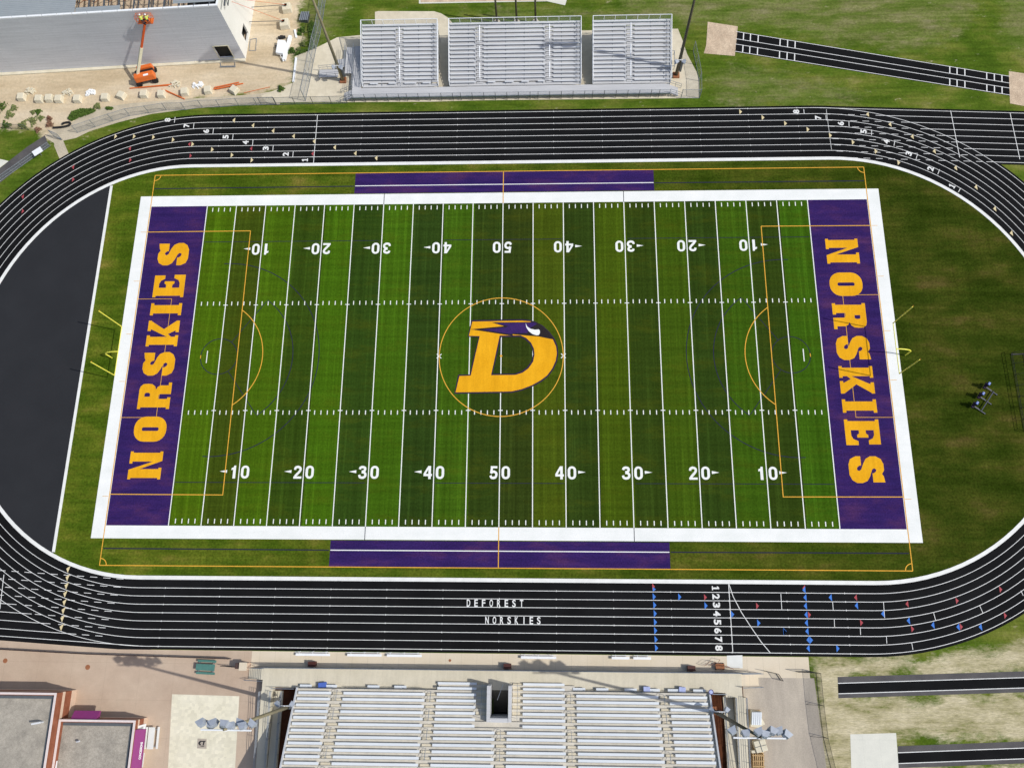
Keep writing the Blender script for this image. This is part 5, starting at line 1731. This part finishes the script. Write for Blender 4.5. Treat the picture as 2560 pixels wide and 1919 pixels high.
# parapet blocks and ledger
m_ = MB(); x = 0
L_ = (C0 - CW).length
jd = Vector((-wdir.y, wdir.x))
k = 0
joists = []
while x < L_ - .3:
    e = min(x + 2.18, L_ - .02)
    a = CW + wdir * x; b = CW + wdir * e
    m_.prism([(a.x, a.y), (b.x, b.y), (b.x + jd.x * .3, b.y + jd.y * .3), (a.x + jd.x * .3, a.y + jd.y * .3)], BH + .002, BH + .22)
    joists.append(x + 2.25)
    x += 2.3
m_.build('parapet_block', 'white_wrap', t)
m_ = MB(); a = C0 + ed * .3
m_.prism([(a.x, a.y), (CE2.x, CE2.y), (CE2.x + (-ed.y) * .28, CE2.y + ed.x * .28), (a.x - ed.y * .28, a.y + ed.x * .28)], BH + .002, BH + .2)
m_.build('east_parapet', 'white_wrap', t)
# steel joists
for jx in joists:
    a = CW + wdir * jx + jd * .1
    far = a + jd * 26
    m_ = MB()
    m_.beam((a.x, a.y, BH - .05), (far.x, far.y, BH - .05), .22, .1).beam((a.x, a.y + 1, BH - 1.2), (far.x, far.y, BH - 1.2), .14, .1)
    for q_ in range(13):
        p0 = a + jd * (1 + q_ * 1.9); p1 = a + jd * (1.95 + q_ * 1.9); p2 = a + jd * (2.9 + q_ * 1.9)
        m_.beam((p0.x, p0.y, BH - 1.2), (p1.x, p1.y, BH - .1), .07, .07).beam((p1.x, p1.y, BH - .1), (p2.x, p2.y, BH - 1.2), .07, .07)
    m_.build('roof_joist', 'galv_dark', t)
# cross bracing between joists over the open bay
m_ = MB()
for jx in joists[14:-1]:
    for q_ in (3, 9):
        a = CW + wdir * jx + jd * q_; b = CW + wdir * (jx + 2.3) + jd * (q_ + .3)
        m_.tube((a.x, a.y, BH - .1), (b.x, b.y, BH - 1.2), .05, n=5).tube((a.x, a.y, BH - 1.2), (b.x, b.y, BH - .1), .05, n=5)
m_.build('joist_bracing', 'rust', t)
# corrugated deck, finished to the west and two loose runs
def deck(s0, s1, d0, d1, name):
    m_ = MB()
    nr = int((d1 - d0) / .17)
    A_ = CW + wdir * s0; B_ = CW + wdir * s1
    rows = []
    i = len(m_.v)
    for k in range(nr + 1):
        dd = d0 + (d1 - d0) * k / nr
        z_ = BH + .06 + (.06 if k % 2 else 0)
        for P in (A_, B_):
            q_ = P + jd * dd
            m_.v.append((q_.x, q_.y, z_))
    m_.f += [(i + 2 * k, i + 2 * k + 1, i + 2 * k + 3, i + 2 * k + 2) for k in range(nr)]
    m_.build(name, 'corrugated', t)
sA = along(vA(578, 70, BH)); sB = along(vA(925, 50, BH)); sC = along(vA(1330, 10, BH))
deck(0, sA, .35, 27, 'roof_deck')
y0 = (Vector(vA(700, 100, BH)) - CW).dot(jd); y1 = (Vector(vA(700, 60, BH)) - CW).dot(jd)
deck(sA + .1, sB, y0, y1 + .1, 'roof_deck')
y0 = (Vector(vA(1500, 22, BH)) - CW).dot(jd)
deck(sC, L_ - .5, y0, y0 + 4, 'roof_deck')
# inner floor things visible through the joists
m_ = MB()
for k in range(9):
    a = CW + wdir * (34 + k * 2.7 + random.uniform(-.5, .5)) + jd * random.uniform(3, 12)
    m_.box((a.x, a.y, .4), (random.uniform(.6, 2.2), random.uniform(.5, 1.5), .8), random.uniform(0, 3))
m_.build('stored_material', 'wood', t)
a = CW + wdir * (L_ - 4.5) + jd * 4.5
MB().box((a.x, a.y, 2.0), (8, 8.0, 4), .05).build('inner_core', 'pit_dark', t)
# canopy slab at ground beside openings
p = [vA(1695, 475), vA(1805, 478), vA(1808, 518), vA(1697, 520)]
t2 = thing('ground_frame', 'white metal frame lying on the sand below the window of the grey wall', 'metal frame', (*p[0], 0))
MB().path([(*q_, .08) for q_ in p + [p[0]]], .06, 5).tube((*p[3], .3), (*p[2], .3), .08).build('frame', 'galv', t2)
p = [v5(548, 635), v5(650, 620), v5(635, 812), v5(530, 815)]
t2 = thing('ground_frame', 'open steel frame lying on the sand beside the pale side wall', 'metal frame', (*p[0], 0))
MB().path([(*q_, .08) for q_ in p + [p[0]]], .05, 5).build('frame', 'galv', t2)
# kerb footing along the wall
a = CW + Vector((wdir.y, -wdir.x)) * .02; b = C0 + Vector((wdir.y, -wdir.x)) * .02
nn = Vector((wdir.y, -wdir.x))
MB().prism([(a.x, a.y), (b.x, b.y), (b.x + nn.x * .5, b.y + nn.y * .5), (a.x + nn.x * .5, a.y + nn.y * .5)], .0, .25).build('footing', 'block', t)

# boom lift with two workers
lx, ly = vX(480, 1420, .9)
t = thing('boom_lift', 'orange boom lift with a cream boom raised against the grey wall', 'boom lift', (lx, ly, 0))
rz = R(14)
MB().box((lx, ly, .75), (2.9, 1.9, .5), rz).build('chassis', 'galv_dark', t, bevel=.05)
c_1, s_1 = math.cos(rz), math.sin(rz)
def lp(dx, dy): return (lx + dx * c_1 - dy * s_1, ly + dx * s_1 + dy * c_1)
for dx in (-1.3, 1.3):
    for dy in (-1.05, 1.05):
        q_ = lp(dx, dy)
        ax = Vector((-s_1, c_1, 0)) * .2
        MB().tube((q_[0] - ax.x, q_[1] - ax.y, .5), (q_[0] + ax.x, q_[1] + ax.y, .5), .5, n=14).build('wheel', 'rubber', t)
q_ = lp(.1, -.75)
MB().box((*q_, 1.6), (3.3, 1.15, 1.1), rz, top=(.95, .8)).build('engine_hood', 'orange', t, bevel=.12)
q_ = lp(.3, .85)
MB().box((*q_, 1.5), (2.6, .75, 1.0), rz, top=(.95, .8)).build('side_hood', 'orange', t, bevel=.1)
q_ = lp(.3, .15)
MB().box((*q_, 1.35), (2.5, .8, .55), rz).build('turntable', 'black_metal', t)
q_ = lp(.5, -1.0)
MB().box((*q_, 2.17), (.8, .35, .02), rz).build('hood_label', 'white_metal', t)
b0 = vX(325, 1400, 2.0); b1 = vX(385, 960, 7.2); 
P0 = Vector((*b0, 1.9)); 
bz = 10.6
P2 = Vector((*vX(465, 470, bz), bz))
P1 = P0.lerp(P2, .56)
MB().beam(P0, P1, .38, .42).build('base_boom', 'cream', t)
MB().beam(P0.lerp(P2, .5), P2, .27, .3).build('fly_boom', 'orange_dark', t)
q_ = lp(-1.2, -.2)
MB().tube((*q_, 1.3), tuple(P0.lerp(P2, .16)), .09).build('lift_cylinder', 'galv', t)
bx_, by_ = vX(490, 400, bz + .1)
MB().beam(P2, (bx_, by_ - .2, bz + .1), .25, .3).build('jib_head', 'black_metal', t)
m_ = MB()
BW, BD = 2.3, 1.0
fz = bz + .1
m_.bx(bx_ - BW / 2, bx_ + BW / 2, by_ - BD / 2, by_ + BD / 2, fz - .05, fz)
for zz in (fz + .55, fz + 1.1):
    m_.path([(bx_ - BW / 2, by_ - BD / 2, zz), (bx_ + BW / 2, by_ - BD / 2, zz), (bx_ + BW / 2, by_ + BD / 2, zz), (bx_ - BW / 2, by_ + BD / 2, zz), (bx_ - BW / 2, by_ - BD / 2, zz)], .035, 5)
for f in (-.5, -.17, .17, .5):
    for g_ in (-.5, .5):
        m_.tube((bx_ + BW * f, by_ + BD * g_, fz), (bx_ + BW * f, by_ + BD * g_, fz + 1.1), .03, n=5)
m_.build('basket', 'orange', t)
MB().bx(bx_ - .3, bx_ + .4, by_ - .5, by_ - .3, fz + .7, fz + 1.0).build('control_panel', 'black_metal', t)

def person(x, y, z, face, lab, lean=.25, reach=.9):
    """one continuous skinned body; faces +y when face = 0"""
    vs, es, rs = [], [], []
    def V(p, r, par=None):
        vs.append(p); rs.append(r)
        if par is not None: es.append((par, len(vs) - 1))
        return len(vs) - 1
    pel = V((0, 0, .95), .15)
    be = V((0, lean * .25, 1.15), .14, pel); ch = V((0, lean * .55, 1.36), .155, be); nk = V((0, lean * .75, 1.52), .06, ch)
    hd = V((0, lean * .85, 1.62), .095, nk); V((0, lean * .9, 1.74), .085, hd)
    V((0, lean * .85 + .10, 1.66), .018, hd)
    for s in (-1, 1):
        hip = V((s * .1, 0, .88), .095, pel); kn = V((s * .12, .03, .5), .065, hip); an = V((s * .13, -.02, .1), .045, kn); V((s * .13, .14, .05), .045, an)
        sh = V((s * .2, lean * .6, 1.43), .065, ch); el = V((s * .28, lean * .6 + reach * .25, 1.28), .045, sh); wr = V((s * .22, lean * .6 + reach * .5, 1.38), .03, el)
        pm = V((s * .22, lean * .6 + reach * .5 + .08, 1.39), .034, wr)
        for k in range(4):
            f0 = V((s * .22 + (k - 1.5) * .022, lean * .6 + reach * .5 + .13, 1.39), .009, pm)
            V((s * .22 + (k - 1.5) * .022, lean * .6 + reach * .5 + .17 - abs(k - 1.5) * .006, 1.375), .008, f0)
        th = V((s * .22 - s * .045, lean * .6 + reach * .5 + .08, 1.38), .01, pm); V((s * .22 - s * .05, lean * .6 + reach * .5 + .12, 1.37), .009, th)
    me = bpy.data.meshes.new('person'); me.from_pydata(vs, es, [])
    o = bpy.data.objects.new('person', me); COL.objects.link(o)
    sk = o.modifiers.new('skin', 'SKIN')
    for i, r in enumerate(rs):
        me.skin_vertices[0].data[i].radius = (r, r * .85)
    me.skin_vertices[0].data[0].use_root = True
    o.modifiers.new('sub', 'SUBSURF').levels = 1
    dg = bpy.context.evaluated_depsgraph_get()
    m2 = bpy.data.meshes.new_from_object(o.evaluated_get(dg))
    o.modifiers.clear(); o.data = m2
    for mt_ in ('skin', 'denim'): m2.materials.append(M[mt_])
    for p in m2.polygons:
        p.use_smooth = True
        p.material_index = 1 if p.center.z < 1.0 else 0
    vest = MB(); 
    for (a, b, ra, rb) in (((0, lean * .1, 1.0), (0, lean * .58, 1.34), .2, .235), ((0, lean * .58, 1.34), (0, lean * .68, 1.47), .235, .13)):
        vest.tube(a, b, ra, rb, 14)
    for s in (-1, 1):
        vest.tube((s * .18, lean * .6, 1.43), (s * .27, lean * .6 + reach * .2, 1.3), .085, .07, 10)
    v_ = vest.build('vest', 'hivis', o, smooth=False)
    hm = MB()
    for k in range(5):
        a0, a1 = R(90 * k / 5), R(90 * (k + 1) / 5)
        hm.tube((0, lean * .9, 1.72 + .11 * math.sin(a0)), (0, lean * .9, 1.72 + .11 * math.sin(a1)), .135 * math.cos(a0) + .002, .135 * math.cos(a1) + .002, 14, cap=(k in (0, 4)))
    h2 = hm.build('hard_hat', 'white_metal', o)
    eyes = MB()
    for s in (-1, 1): eyes.box((s * .035, lean * .88 + .085, 1.69), (.02, .015, .012))
    eyes.box((0, lean * .86 + .085, 1.6), (.05, .012, .01))
    eyes.build('face_details', 'black_metal', o)
    o.location = (x, y, z); o.rotation_euler = (0, 0, face)
    tag(o, lab, 'person', 'two workers in the lift basket')
    return o
px_, py_ = vX(385, 300, fz + 1.4); person(px_, py_ - .3, fz, 0, 'worker in a hi-vis vest and white helmet, left one of two in the basket')
px_, py_ = vX(485, 295, fz + 1.4); person(px_, py_ - .3, fz, R(-10), 'worker in a hi-vis vest and white helmet, right one of two in the basket')

# concrete counterweight blocks: one row of thirteen plus two tied to the wall
proto = None
blk = [(165, 745, 0, 'farthest west of the row, alone at the left'), (300, 760, 0, 'first of a close group of three'), (378, 755, .05, 'middle one of a close group of three'), (452, 760, 0, 'last of a close group of three'),
       (595, 760, 0, 'standing alone right of the close group of three'), (808, 748, 0, 'between a wide gap and the tilted grey block'), (932, 733, -.4, 'darker and tilted, left of the orange brace ends'), (1106, 722, 0, 'just below the long pair of orange braces'),
       (1240, 722, 0, 'with a dark slotted plate, beside crossed orange braces'), (1418, 706, .1, 'right of the crossed orange braces'), (1597, 692, .12, 'beside a rubble heap at the left end of the orange brace pile'),
       (1798, 690, -.6, 'turned diagonally over the right end of the orange brace pile')]
def block(x, y, rz, lab, group='concrete counterweight blocks in a row on the sand'):
    global proto
    if proto is None:
        proto = MB().box((0, 0, .4), (1.25, 1.25, .8), 0, top=(.86, .86)).build('concrete_block', 'block', bevel=.05)
        o = proto
    else:
        o = proto.copy(); COL.objects.link(o)
    o.location = (x, y, 0); o.rotation_euler = (0, 0, rz)
    tag(o, lab, 'concrete block', group)
    return o
for a, b, rz, lab in blk:
    x, y = vA(a, b, .4)
    block(x, y, rz, 'cast concrete block ' + lab)
x, y = v5(1125, 120, .6); b1 = block(x, y, .15, 'concrete block with rubble on top, upper one of two tied to the side wall')
x2, y2 = v5(1090, 375, .6); b2 = block(x2, y2, .12, 'concrete block with an orange strut, lower one of two tied to the side wall')
b2.scale = (1.3, 1.3, 1.2); b1.scale = (1.25, 1.25, 1.2)
# braces from the wall to these blocks
for k, ((xa, ya), (u0, v0), z1, rr, mt_, lab) in enumerate((((x, y), (615, 118), 0.9, .05, 'galv_dark', 'dark brace running level from the side wall to the upper tied block'), ((x2, y2), (560, 350), .9, .05, 'galv_dark', 'dark brace running level from the side wall to the lower tied block'),
                               ((x, y), (640, -20), 8, .028, 'orange_dark', 'thin orange brace slanting from high on the side wall to the upper tied block'), ((x2, y2), (360, 30), 8, .028, 'orange_dark', 'thin orange brace slanting from high on the side wall to the lower tied block'))):
    zz = 1.0 if z1 < 1 else 8.0
    q_ = C0 + ed * ((Vector(v5(u0, v0, zz)) - C0).dot(ed))
    t = thing('wall_brace', lab, 'brace', (xa, ya, 0), 'braces tying the side wall to blocks')
    MB().tube((xa, ya, 1.2), (q_.x + .05, q_.y, zz), rr, n=6).build('strut', mt_, t)
    MB().box((xa, ya, 1.23), (.4, .4, .06)).build('foot_plate', 'rust', t)
# orange brace piles and single poles on the ground
for pts, lab in ((((1000, 682), (1320, 658), (1070, 680), (1330, 655)), 'long pair of orange braces lying above the block row'),
                 (((1245, 690), (1420, 765), (1275, 700), (1395, 755)), 'short crossed pile of orange braces between two blocks'),
                 (((1640, 690), (1870, 645), (1650, 680), (1840, 640), (1665, 695), (1830, 660)), 'largest pile of orange braces, partly under the diagonal block'),
                 (((1875, 718), (2075, 672)), 'single thin orange brace lying alone at the right')):
    a = vA(*pts[0])
    t = thing('brace_pile', lab, 'braces', (*a, 0), 'orange braces lying on the sand')
    for k in range(0, len(pts), 2):
        p0, p1 = vA(*pts[k]), vA(*pts[k + 1])
        MB().tube((*p0, .12 + .06 * k), (*p1, .12 + .06 * k), .085 if len(pts) > 2 else .04, n=7).build('brace', 'orange', t)
# rubble heaps
def heap(v, a, b, r, n_, mat, lab, sz=(.12, .35)):
    x, y = v(a, b)
    m_ = MB()
    for k in range(n_):
        rr = r * math.sqrt(random.random()); th = random.random() * 6.28
        s_ = random.uniform(*sz)
        m_.box((x + rr * math.cos(th), y + rr * math.sin(th) * .7, s_ * .3 + (1 - rr / r) * .25), (s_, s_ * random.uniform(.5, 1), s_ * .7), random.random() * 3)
    o = m_.build('rubble_heap', mat)
    tag(o, lab, 'rubble', None, 'stuff')
for a, b, lab in ((237, 703, 'small heap of pale rubble near the leftmost block'), (522, 715, 'heap of pale rubble between the group of three and a lone block'), (697, 718, 'heap of white rubble in the wide gap of the block row'),
                  (1345, 650, 'heap of pale rubble at the end of the long orange braces'), (1522, 660, 'heap of white rubble left of the orange brace pile')):
    heap(vA, a, b, .9, 42, 'white_wrap' if 'white' in lab else 'block', lab)
# white sheet stack and trough, dark bag, small pallet
t = thing('trailer', 'white flat trailer body with a drawbar parked on the sand', 'trailer', (*v5(1035, 745), 0))
p = [v5(990, 640, .9), v5(1108, 655, .9), v5(1068, 860, .9), v5(955, 845, .9)]
MB().prism(p, .5, 1.0).build('body', 'white_wrap', t)
pc = v5(1010, 850, .5); pd = v5(1075, 985, .3); pe = v5(1085, 870, .5)
MB().path([(*pc, .5), (*pd, .35), (*pe, .5)], .06).build('drawbar', 'white_metal', t)
for p in (v5(965, 750, .4), v5(1095, 760, .4)):
    MB().tube((p[0] - .1, p[1], .35), (p[0] + .1, p[1], .35), .35, n=12).build('wheel', 'rubber', t)
t = thing('white_beam', 'long white wrapped beam lying beside the white trailer', 'beam', (*v5(1130, 780), 0))
MB().beam((*v5(1190, 585, .3), .35), (*v5(1085, 965, .3), .35), .5, .5).build('beam', 'white_wrap', t)
t = thing('tarp_bundle', 'black bundle of sheeting just above the white trailer', 'bundle', (*v5(1045, 600), 0))
m_ = MB()
x, y = v5(1045, 602, .3)
for dx, dy, r in ((-.35, -.05, .3), (.0, .08, .33), (.35, .1, .28)):
    m_.tube((x + dx - .2, y + dy, r * .8), (x + dx + .25, y + dy + .08, r * .8), r, r * .8, 8)
m_.build('sheeting', 'rubber', t)
t = thing('wooden_pallet', 'grey slatted crate standing on the dry brown grass', 'crate', (*v5(1415, 280), 0))
x, y = v5(1415, 275, .4)
m_ = MB()
for k in range(5): m_.box((x - .6 + k * .3, y, .7), (.16, 1.7, .06), -.12)
m_.build('slats', 'galv', t)
MB().box((x, y, .33), (1.3, 1.6, .66), -.12, top=(.95, .95)).build('crate_body', 'galv_dark', t)
for a, b, c, d, lab in ((1258, 480, 1285, 605, 'short white board lying at the edge of the weeds'), (1280, 925, 1235, 1310, 'long white board lying along the edge of the concrete pad')):
    p0, p1 = v5(a, b, .1), v5(c, d, .1)
    m_ = MB().beam((0, 0, .12), (p1[0] - p0[0], p1[1] - p0[1], .12), .32, .2)
    o = m_.build('white_board', 'white_wrap'); o.location = (p0[0], p0[1], 0); tag(o, lab, 'board', 'white boards on the ground')
t = thing('drain_hose', 'dark corrugated drain pipe bent into a hook on the gravel path', 'pipe', (*vL(1060, 540), 0))
ps = [vL(*p, .2) for p in ((918, 548), (985, 545), (1050, 540), (1130, 528), (1190, 510), (1218, 480), (1200, 455), (1150, 458), (1100, 470), (1070, 488))]
MB().path([(*p, .22) for p in ps], .16, 8).build('pipe', 'rubber', t)

# fences at the upper left
fp = [(195, 332), (283, 303), (325, 290), (373, 283), (417, 276), (464, 275), (506, 269), (550, 268), (597, 264), (643, 263), (690, 261)]
fence('track_fence', 'chain link fence curving between the track grass and the gravel path', 'fence', [U(*p) for p in fp], 1.9, 'galv', .05, 2.6, 'chain', (1.0, .03))
fence('pad_fence', 'chain link fence along the front edge of the concrete pad west of the stand', 'fence', [vB(45, 905), vB(180, 908), vB(340, 902), vB(495, 900), vB(655, 897), vB(790, 893)], 1.9, 'galv_dark', .05, 3.0, 'chain', (1.0, .03))
fence('tall_fence', 'tall chain link fence crossing the concrete pad from the track up to the shrubs', 'fence', [v5(1430, 1610), v5(1500, 1300), v5(1555, 1000), v5(1600, 780), v5(1660, 560), v5(1700, 330), v5(1730, 120), v5(1760, -60)], 3.0, 'galv', .06, 3.0, 'chain', (1.0, .5, .03))
fence('side_fence', 'chain link fence bending around the east end of the visitor pad', 'fence', [vC(1842, 440), vC(1868, 560), vC(1893, 700), vC(1895, 850), vC(1735, 850)], 2.2, 'galv', .05, 3.0, 'chain', (1.0, .03))
fence('construction_fence', 'low fence with green screen cloth along the weedy dirt at the left edge', 'fence', [vL(-120, 555), vL(0, 562), vL(210, 575), vL(400, 580), vL(500, 590)], 1.4, 'galv_dark', .04, 3.0, 'chain_dark', (1.0,))
fence('rail_fence', 'bright galvanised rail fence along the asphalt path at the left edge', 'fence', [vL(870, 870), vL(640, 1030), vL(380, 1215), vL(230, 1320), vL(40, 1450), vL(-120, 1580)], 1.1, 'galv', .06, 3.2, 'chain', (1.0, .5, .1))
p = vL(650, 960, 1.1)
t = thing('white_sign', 'blank white sign panel on the rail fence by the asphalt path', 'sign', (p[0], p[1], 0))
MB().box((p[0], p[1], 1.15), (1.5, 1.0, .06), R(38)).build('panel', 'white_metal', t); MB().tube((p[0], p[1], 0), (p[0], p[1], 1.1), .05).build('post', 'galv', t)
t = thing('gate', 'galvanised mesh gate leaf swung open where the gravel path meets the track crossing', 'gate', (*vL(1080, 760), 0))
a, b = vL(1080, 762), vL(940, 700)
MB().path([(*a, .1), (*a, 1.8), (*b, 1.8), (*b, .1), (*a, .1)], .05).tube((*a, .1), (*b, 1.8), .03).build('frame', 'galv', t)
m_ = MB(); m_.face([(*a, .1), (*b, .1), (*b, 1.8), (*a, 1.8)]); m_.build('mesh', 'chain', t)
# picnic-like small bench at the east pad
p = [vC(1648, 455, .5), vC(1678, 455, .5), vC(1678, 585, .5), vC(1650, 585, .5)]
t = thing('handrail_frame', 'small rectangular rail frame on the pad beside the east bleacher', 'rail', (*p[0], 0))
m_ = MB().path([(*q_, .9) for q_ in p + [p[0]]], .05)
for q_ in p: m_.tube((*q_, 0), (*q_, .9), .04)
m_.build('frame', 'galv', t)

# ------------------------------------------------------------------ weeds and shrubs
def shrub(x, y, r, h, mat, lab, n_=260):
    r *= .7; h *= .8
    t = thing('shrub', lab, 'shrub', (x, y, 0), 'shrubs and weeds on the building site')
    m_ = MB()
    rng = random.Random(int(x * 13 + y * 7))
    for k in range(n_):
        a = rng.random() * 6.28; f = rng.random() ** .5
        rr = r * f * (1 + .35 * math.sin(3 * a + x) + .2 * math.sin(7 * a))
        zz = h * (1 - f * f * .7) * rng.uniform(.25, 1)
        c = Vector((x + rr * math.cos(a), y + rr * math.sin(a), zz))
        d1 = Vector((rng.gauss(0, 1), rng.gauss(0, 1), rng.gauss(0, .6))).normalized() * rng.uniform(.06, .15) * (1 + r * .25)
        d2 = Vector((rng.gauss(0, 1), rng.gauss(0, 1), rng.gauss(0, .6))).normalized() * rng.uniform(.05, .12) * (1 + r * .25)
        m_.face([tuple(c - d1), tuple(c - d2), tuple(c + d1), tuple(c + d2)])
    m_.build('foliage', mat, t)
    s_ = MB()
    for k in range(4):
        a = k * 1.6 + x
        s_.tube((x, y, 0), (x + r * .4 * math.cos(a), y + r * .4 * math.sin(a), h * .6), .03, .012, 5)
    s_.build('stem', 'wood', t)
for v, a, b, r, h, mat, lab in ((vL, 40, 190, 1.2, 1.0, 'foliage_dark', 'large dark green bush cut by the left edge'), (vL, 245, 215, .75, .5, 'foliage', 'sparse grey-green weed right of the large bush'), (vL, 170, 335, .9, .6, 'foliage', 'weed with a brown side, above the green cloth'),
                                (vL, 575, 285, .5, .4, 'foliage', 'tiny weed left of a taller one on the sand'), (vL, 672, 280, .65, .6, 'foliage_dark', 'upright dark weed in the middle of the sand'), (vL, 580, 430, 1.1, .5, 'foliage', 'flat spreading weed, widest one on the sand'),
                                (vL, 718, 385, .6, .4, 'foliage', 'pale weed left of the dried reddish bush'), (vL, 865, 400, .5, .9, 'foliage_dry', 'upper half-dead brown bush'), (vL, 870, 500, .75, 1.0, 'foliage_dry', 'dried reddish bush beside the bent drain pipe'),
                                (vL, 660, 590, .6, .6, 'foliage_dry', 'small dead shrub at the corner of the grass'), (vL, 400, 505, .95, .5, 'foliage', 'pale shrub spilling over the green screen fence'), (vL, 105, 510, 1.0, .4, 'foliage_dark', 'shrub behind green cloth at the left edge'),
                                (vL, 1690, 190, .7, .8, 'foliage', 'lone shrub at the top of the green patch by the path'), (v5, 1215, 825, .75, .9, 'foliage_dark', 'round green shrub below the white beam'), (v5, 1040, 1425, .7, .8, 'foliage_dark', 'round shrub alone near the fence corner'),
                                (v5, 1370, 485, .75, .6, 'foliage_dark', 'green weed beside the short white board'), (v5, 1330, 545, .5, .5, 'foliage_dark', 'small weed below the green weed by the board'), (v5, 1385, 710, .6, .5, 'foliage', 'grey-green weed left of the tall fence'),
                                (v5, 1320, 790, .5, .3, 'foliage', 'thin weed at the edge above the grass strip')):
    x, y = v(a, b); shrub(x, y, r, h, mat, lab)
def patch(name, pts, n_, h, mat):
    X = [p[0] for p in pts]; Y = [p[1] for p in pts]
    m_ = MB(); P = np.array(pts); c = 0
    while c < n_:
        x = random.uniform(min(X), max(X)); y = random.uniform(min(Y), max(Y))
        if not poly_mask(pts, np.array([x]), np.array([y]))[0]: continue
        c += 1
        d1 = Vector((random.gauss(0, 1), random.gauss(0, 1), random.gauss(0, .5))).normalized() * random.uniform(.08, .18)
        d2 = Vector((random.gauss(0, 1), random.gauss(0, 1), random.gauss(0, .5))).normalized() * random.uniform(.06, .14)
        q_ = Vector((x, y, random.uniform(.05, h)))
        m_.face([tuple(q_ - d1), tuple(q_ - d2), tuple(q_ + d1), tuple(q_ + d2)])
    o = m_.build(name, mat); tag(o, kind='stuff', label='patch of thick green ground cover', cat='ground cover')
    return o
o = patch('ground_cover', [vL(1180, 400), vL(1250, 290), vL(1400, 235), vL(1600, 235), vL(1660, 255), vL(1600, 300), vL(1400, 370), vL(1240, 440)], 2600, .35, 'foliage_dark'); o['label'] = 'thick green ground cover between the bent pipe and the gravel path'
o = patch('ground_cover', [v5(1265, 885), v5(1330, 835), v5(1480, 785), v5(1500, 640), v5(1480, 420), v5(1530, 350), v5(1590, 420), v5(1560, 700), v5(1580, 780), v5(1480, 815), v5(1340, 870)], 2600, .4, 'foliage_dark'); o['label'] = 'strip of green ground cover at the foot of the tall fence'
o = patch('ground_cover', [vL(1830, 215), vL(1880, 195), vL(1970, 210), vL(1930, 240), vL(1860, 245)], 400, .25, 'foliage_dark'); o['label'] = 'small green tuft patch above the curving track fence'
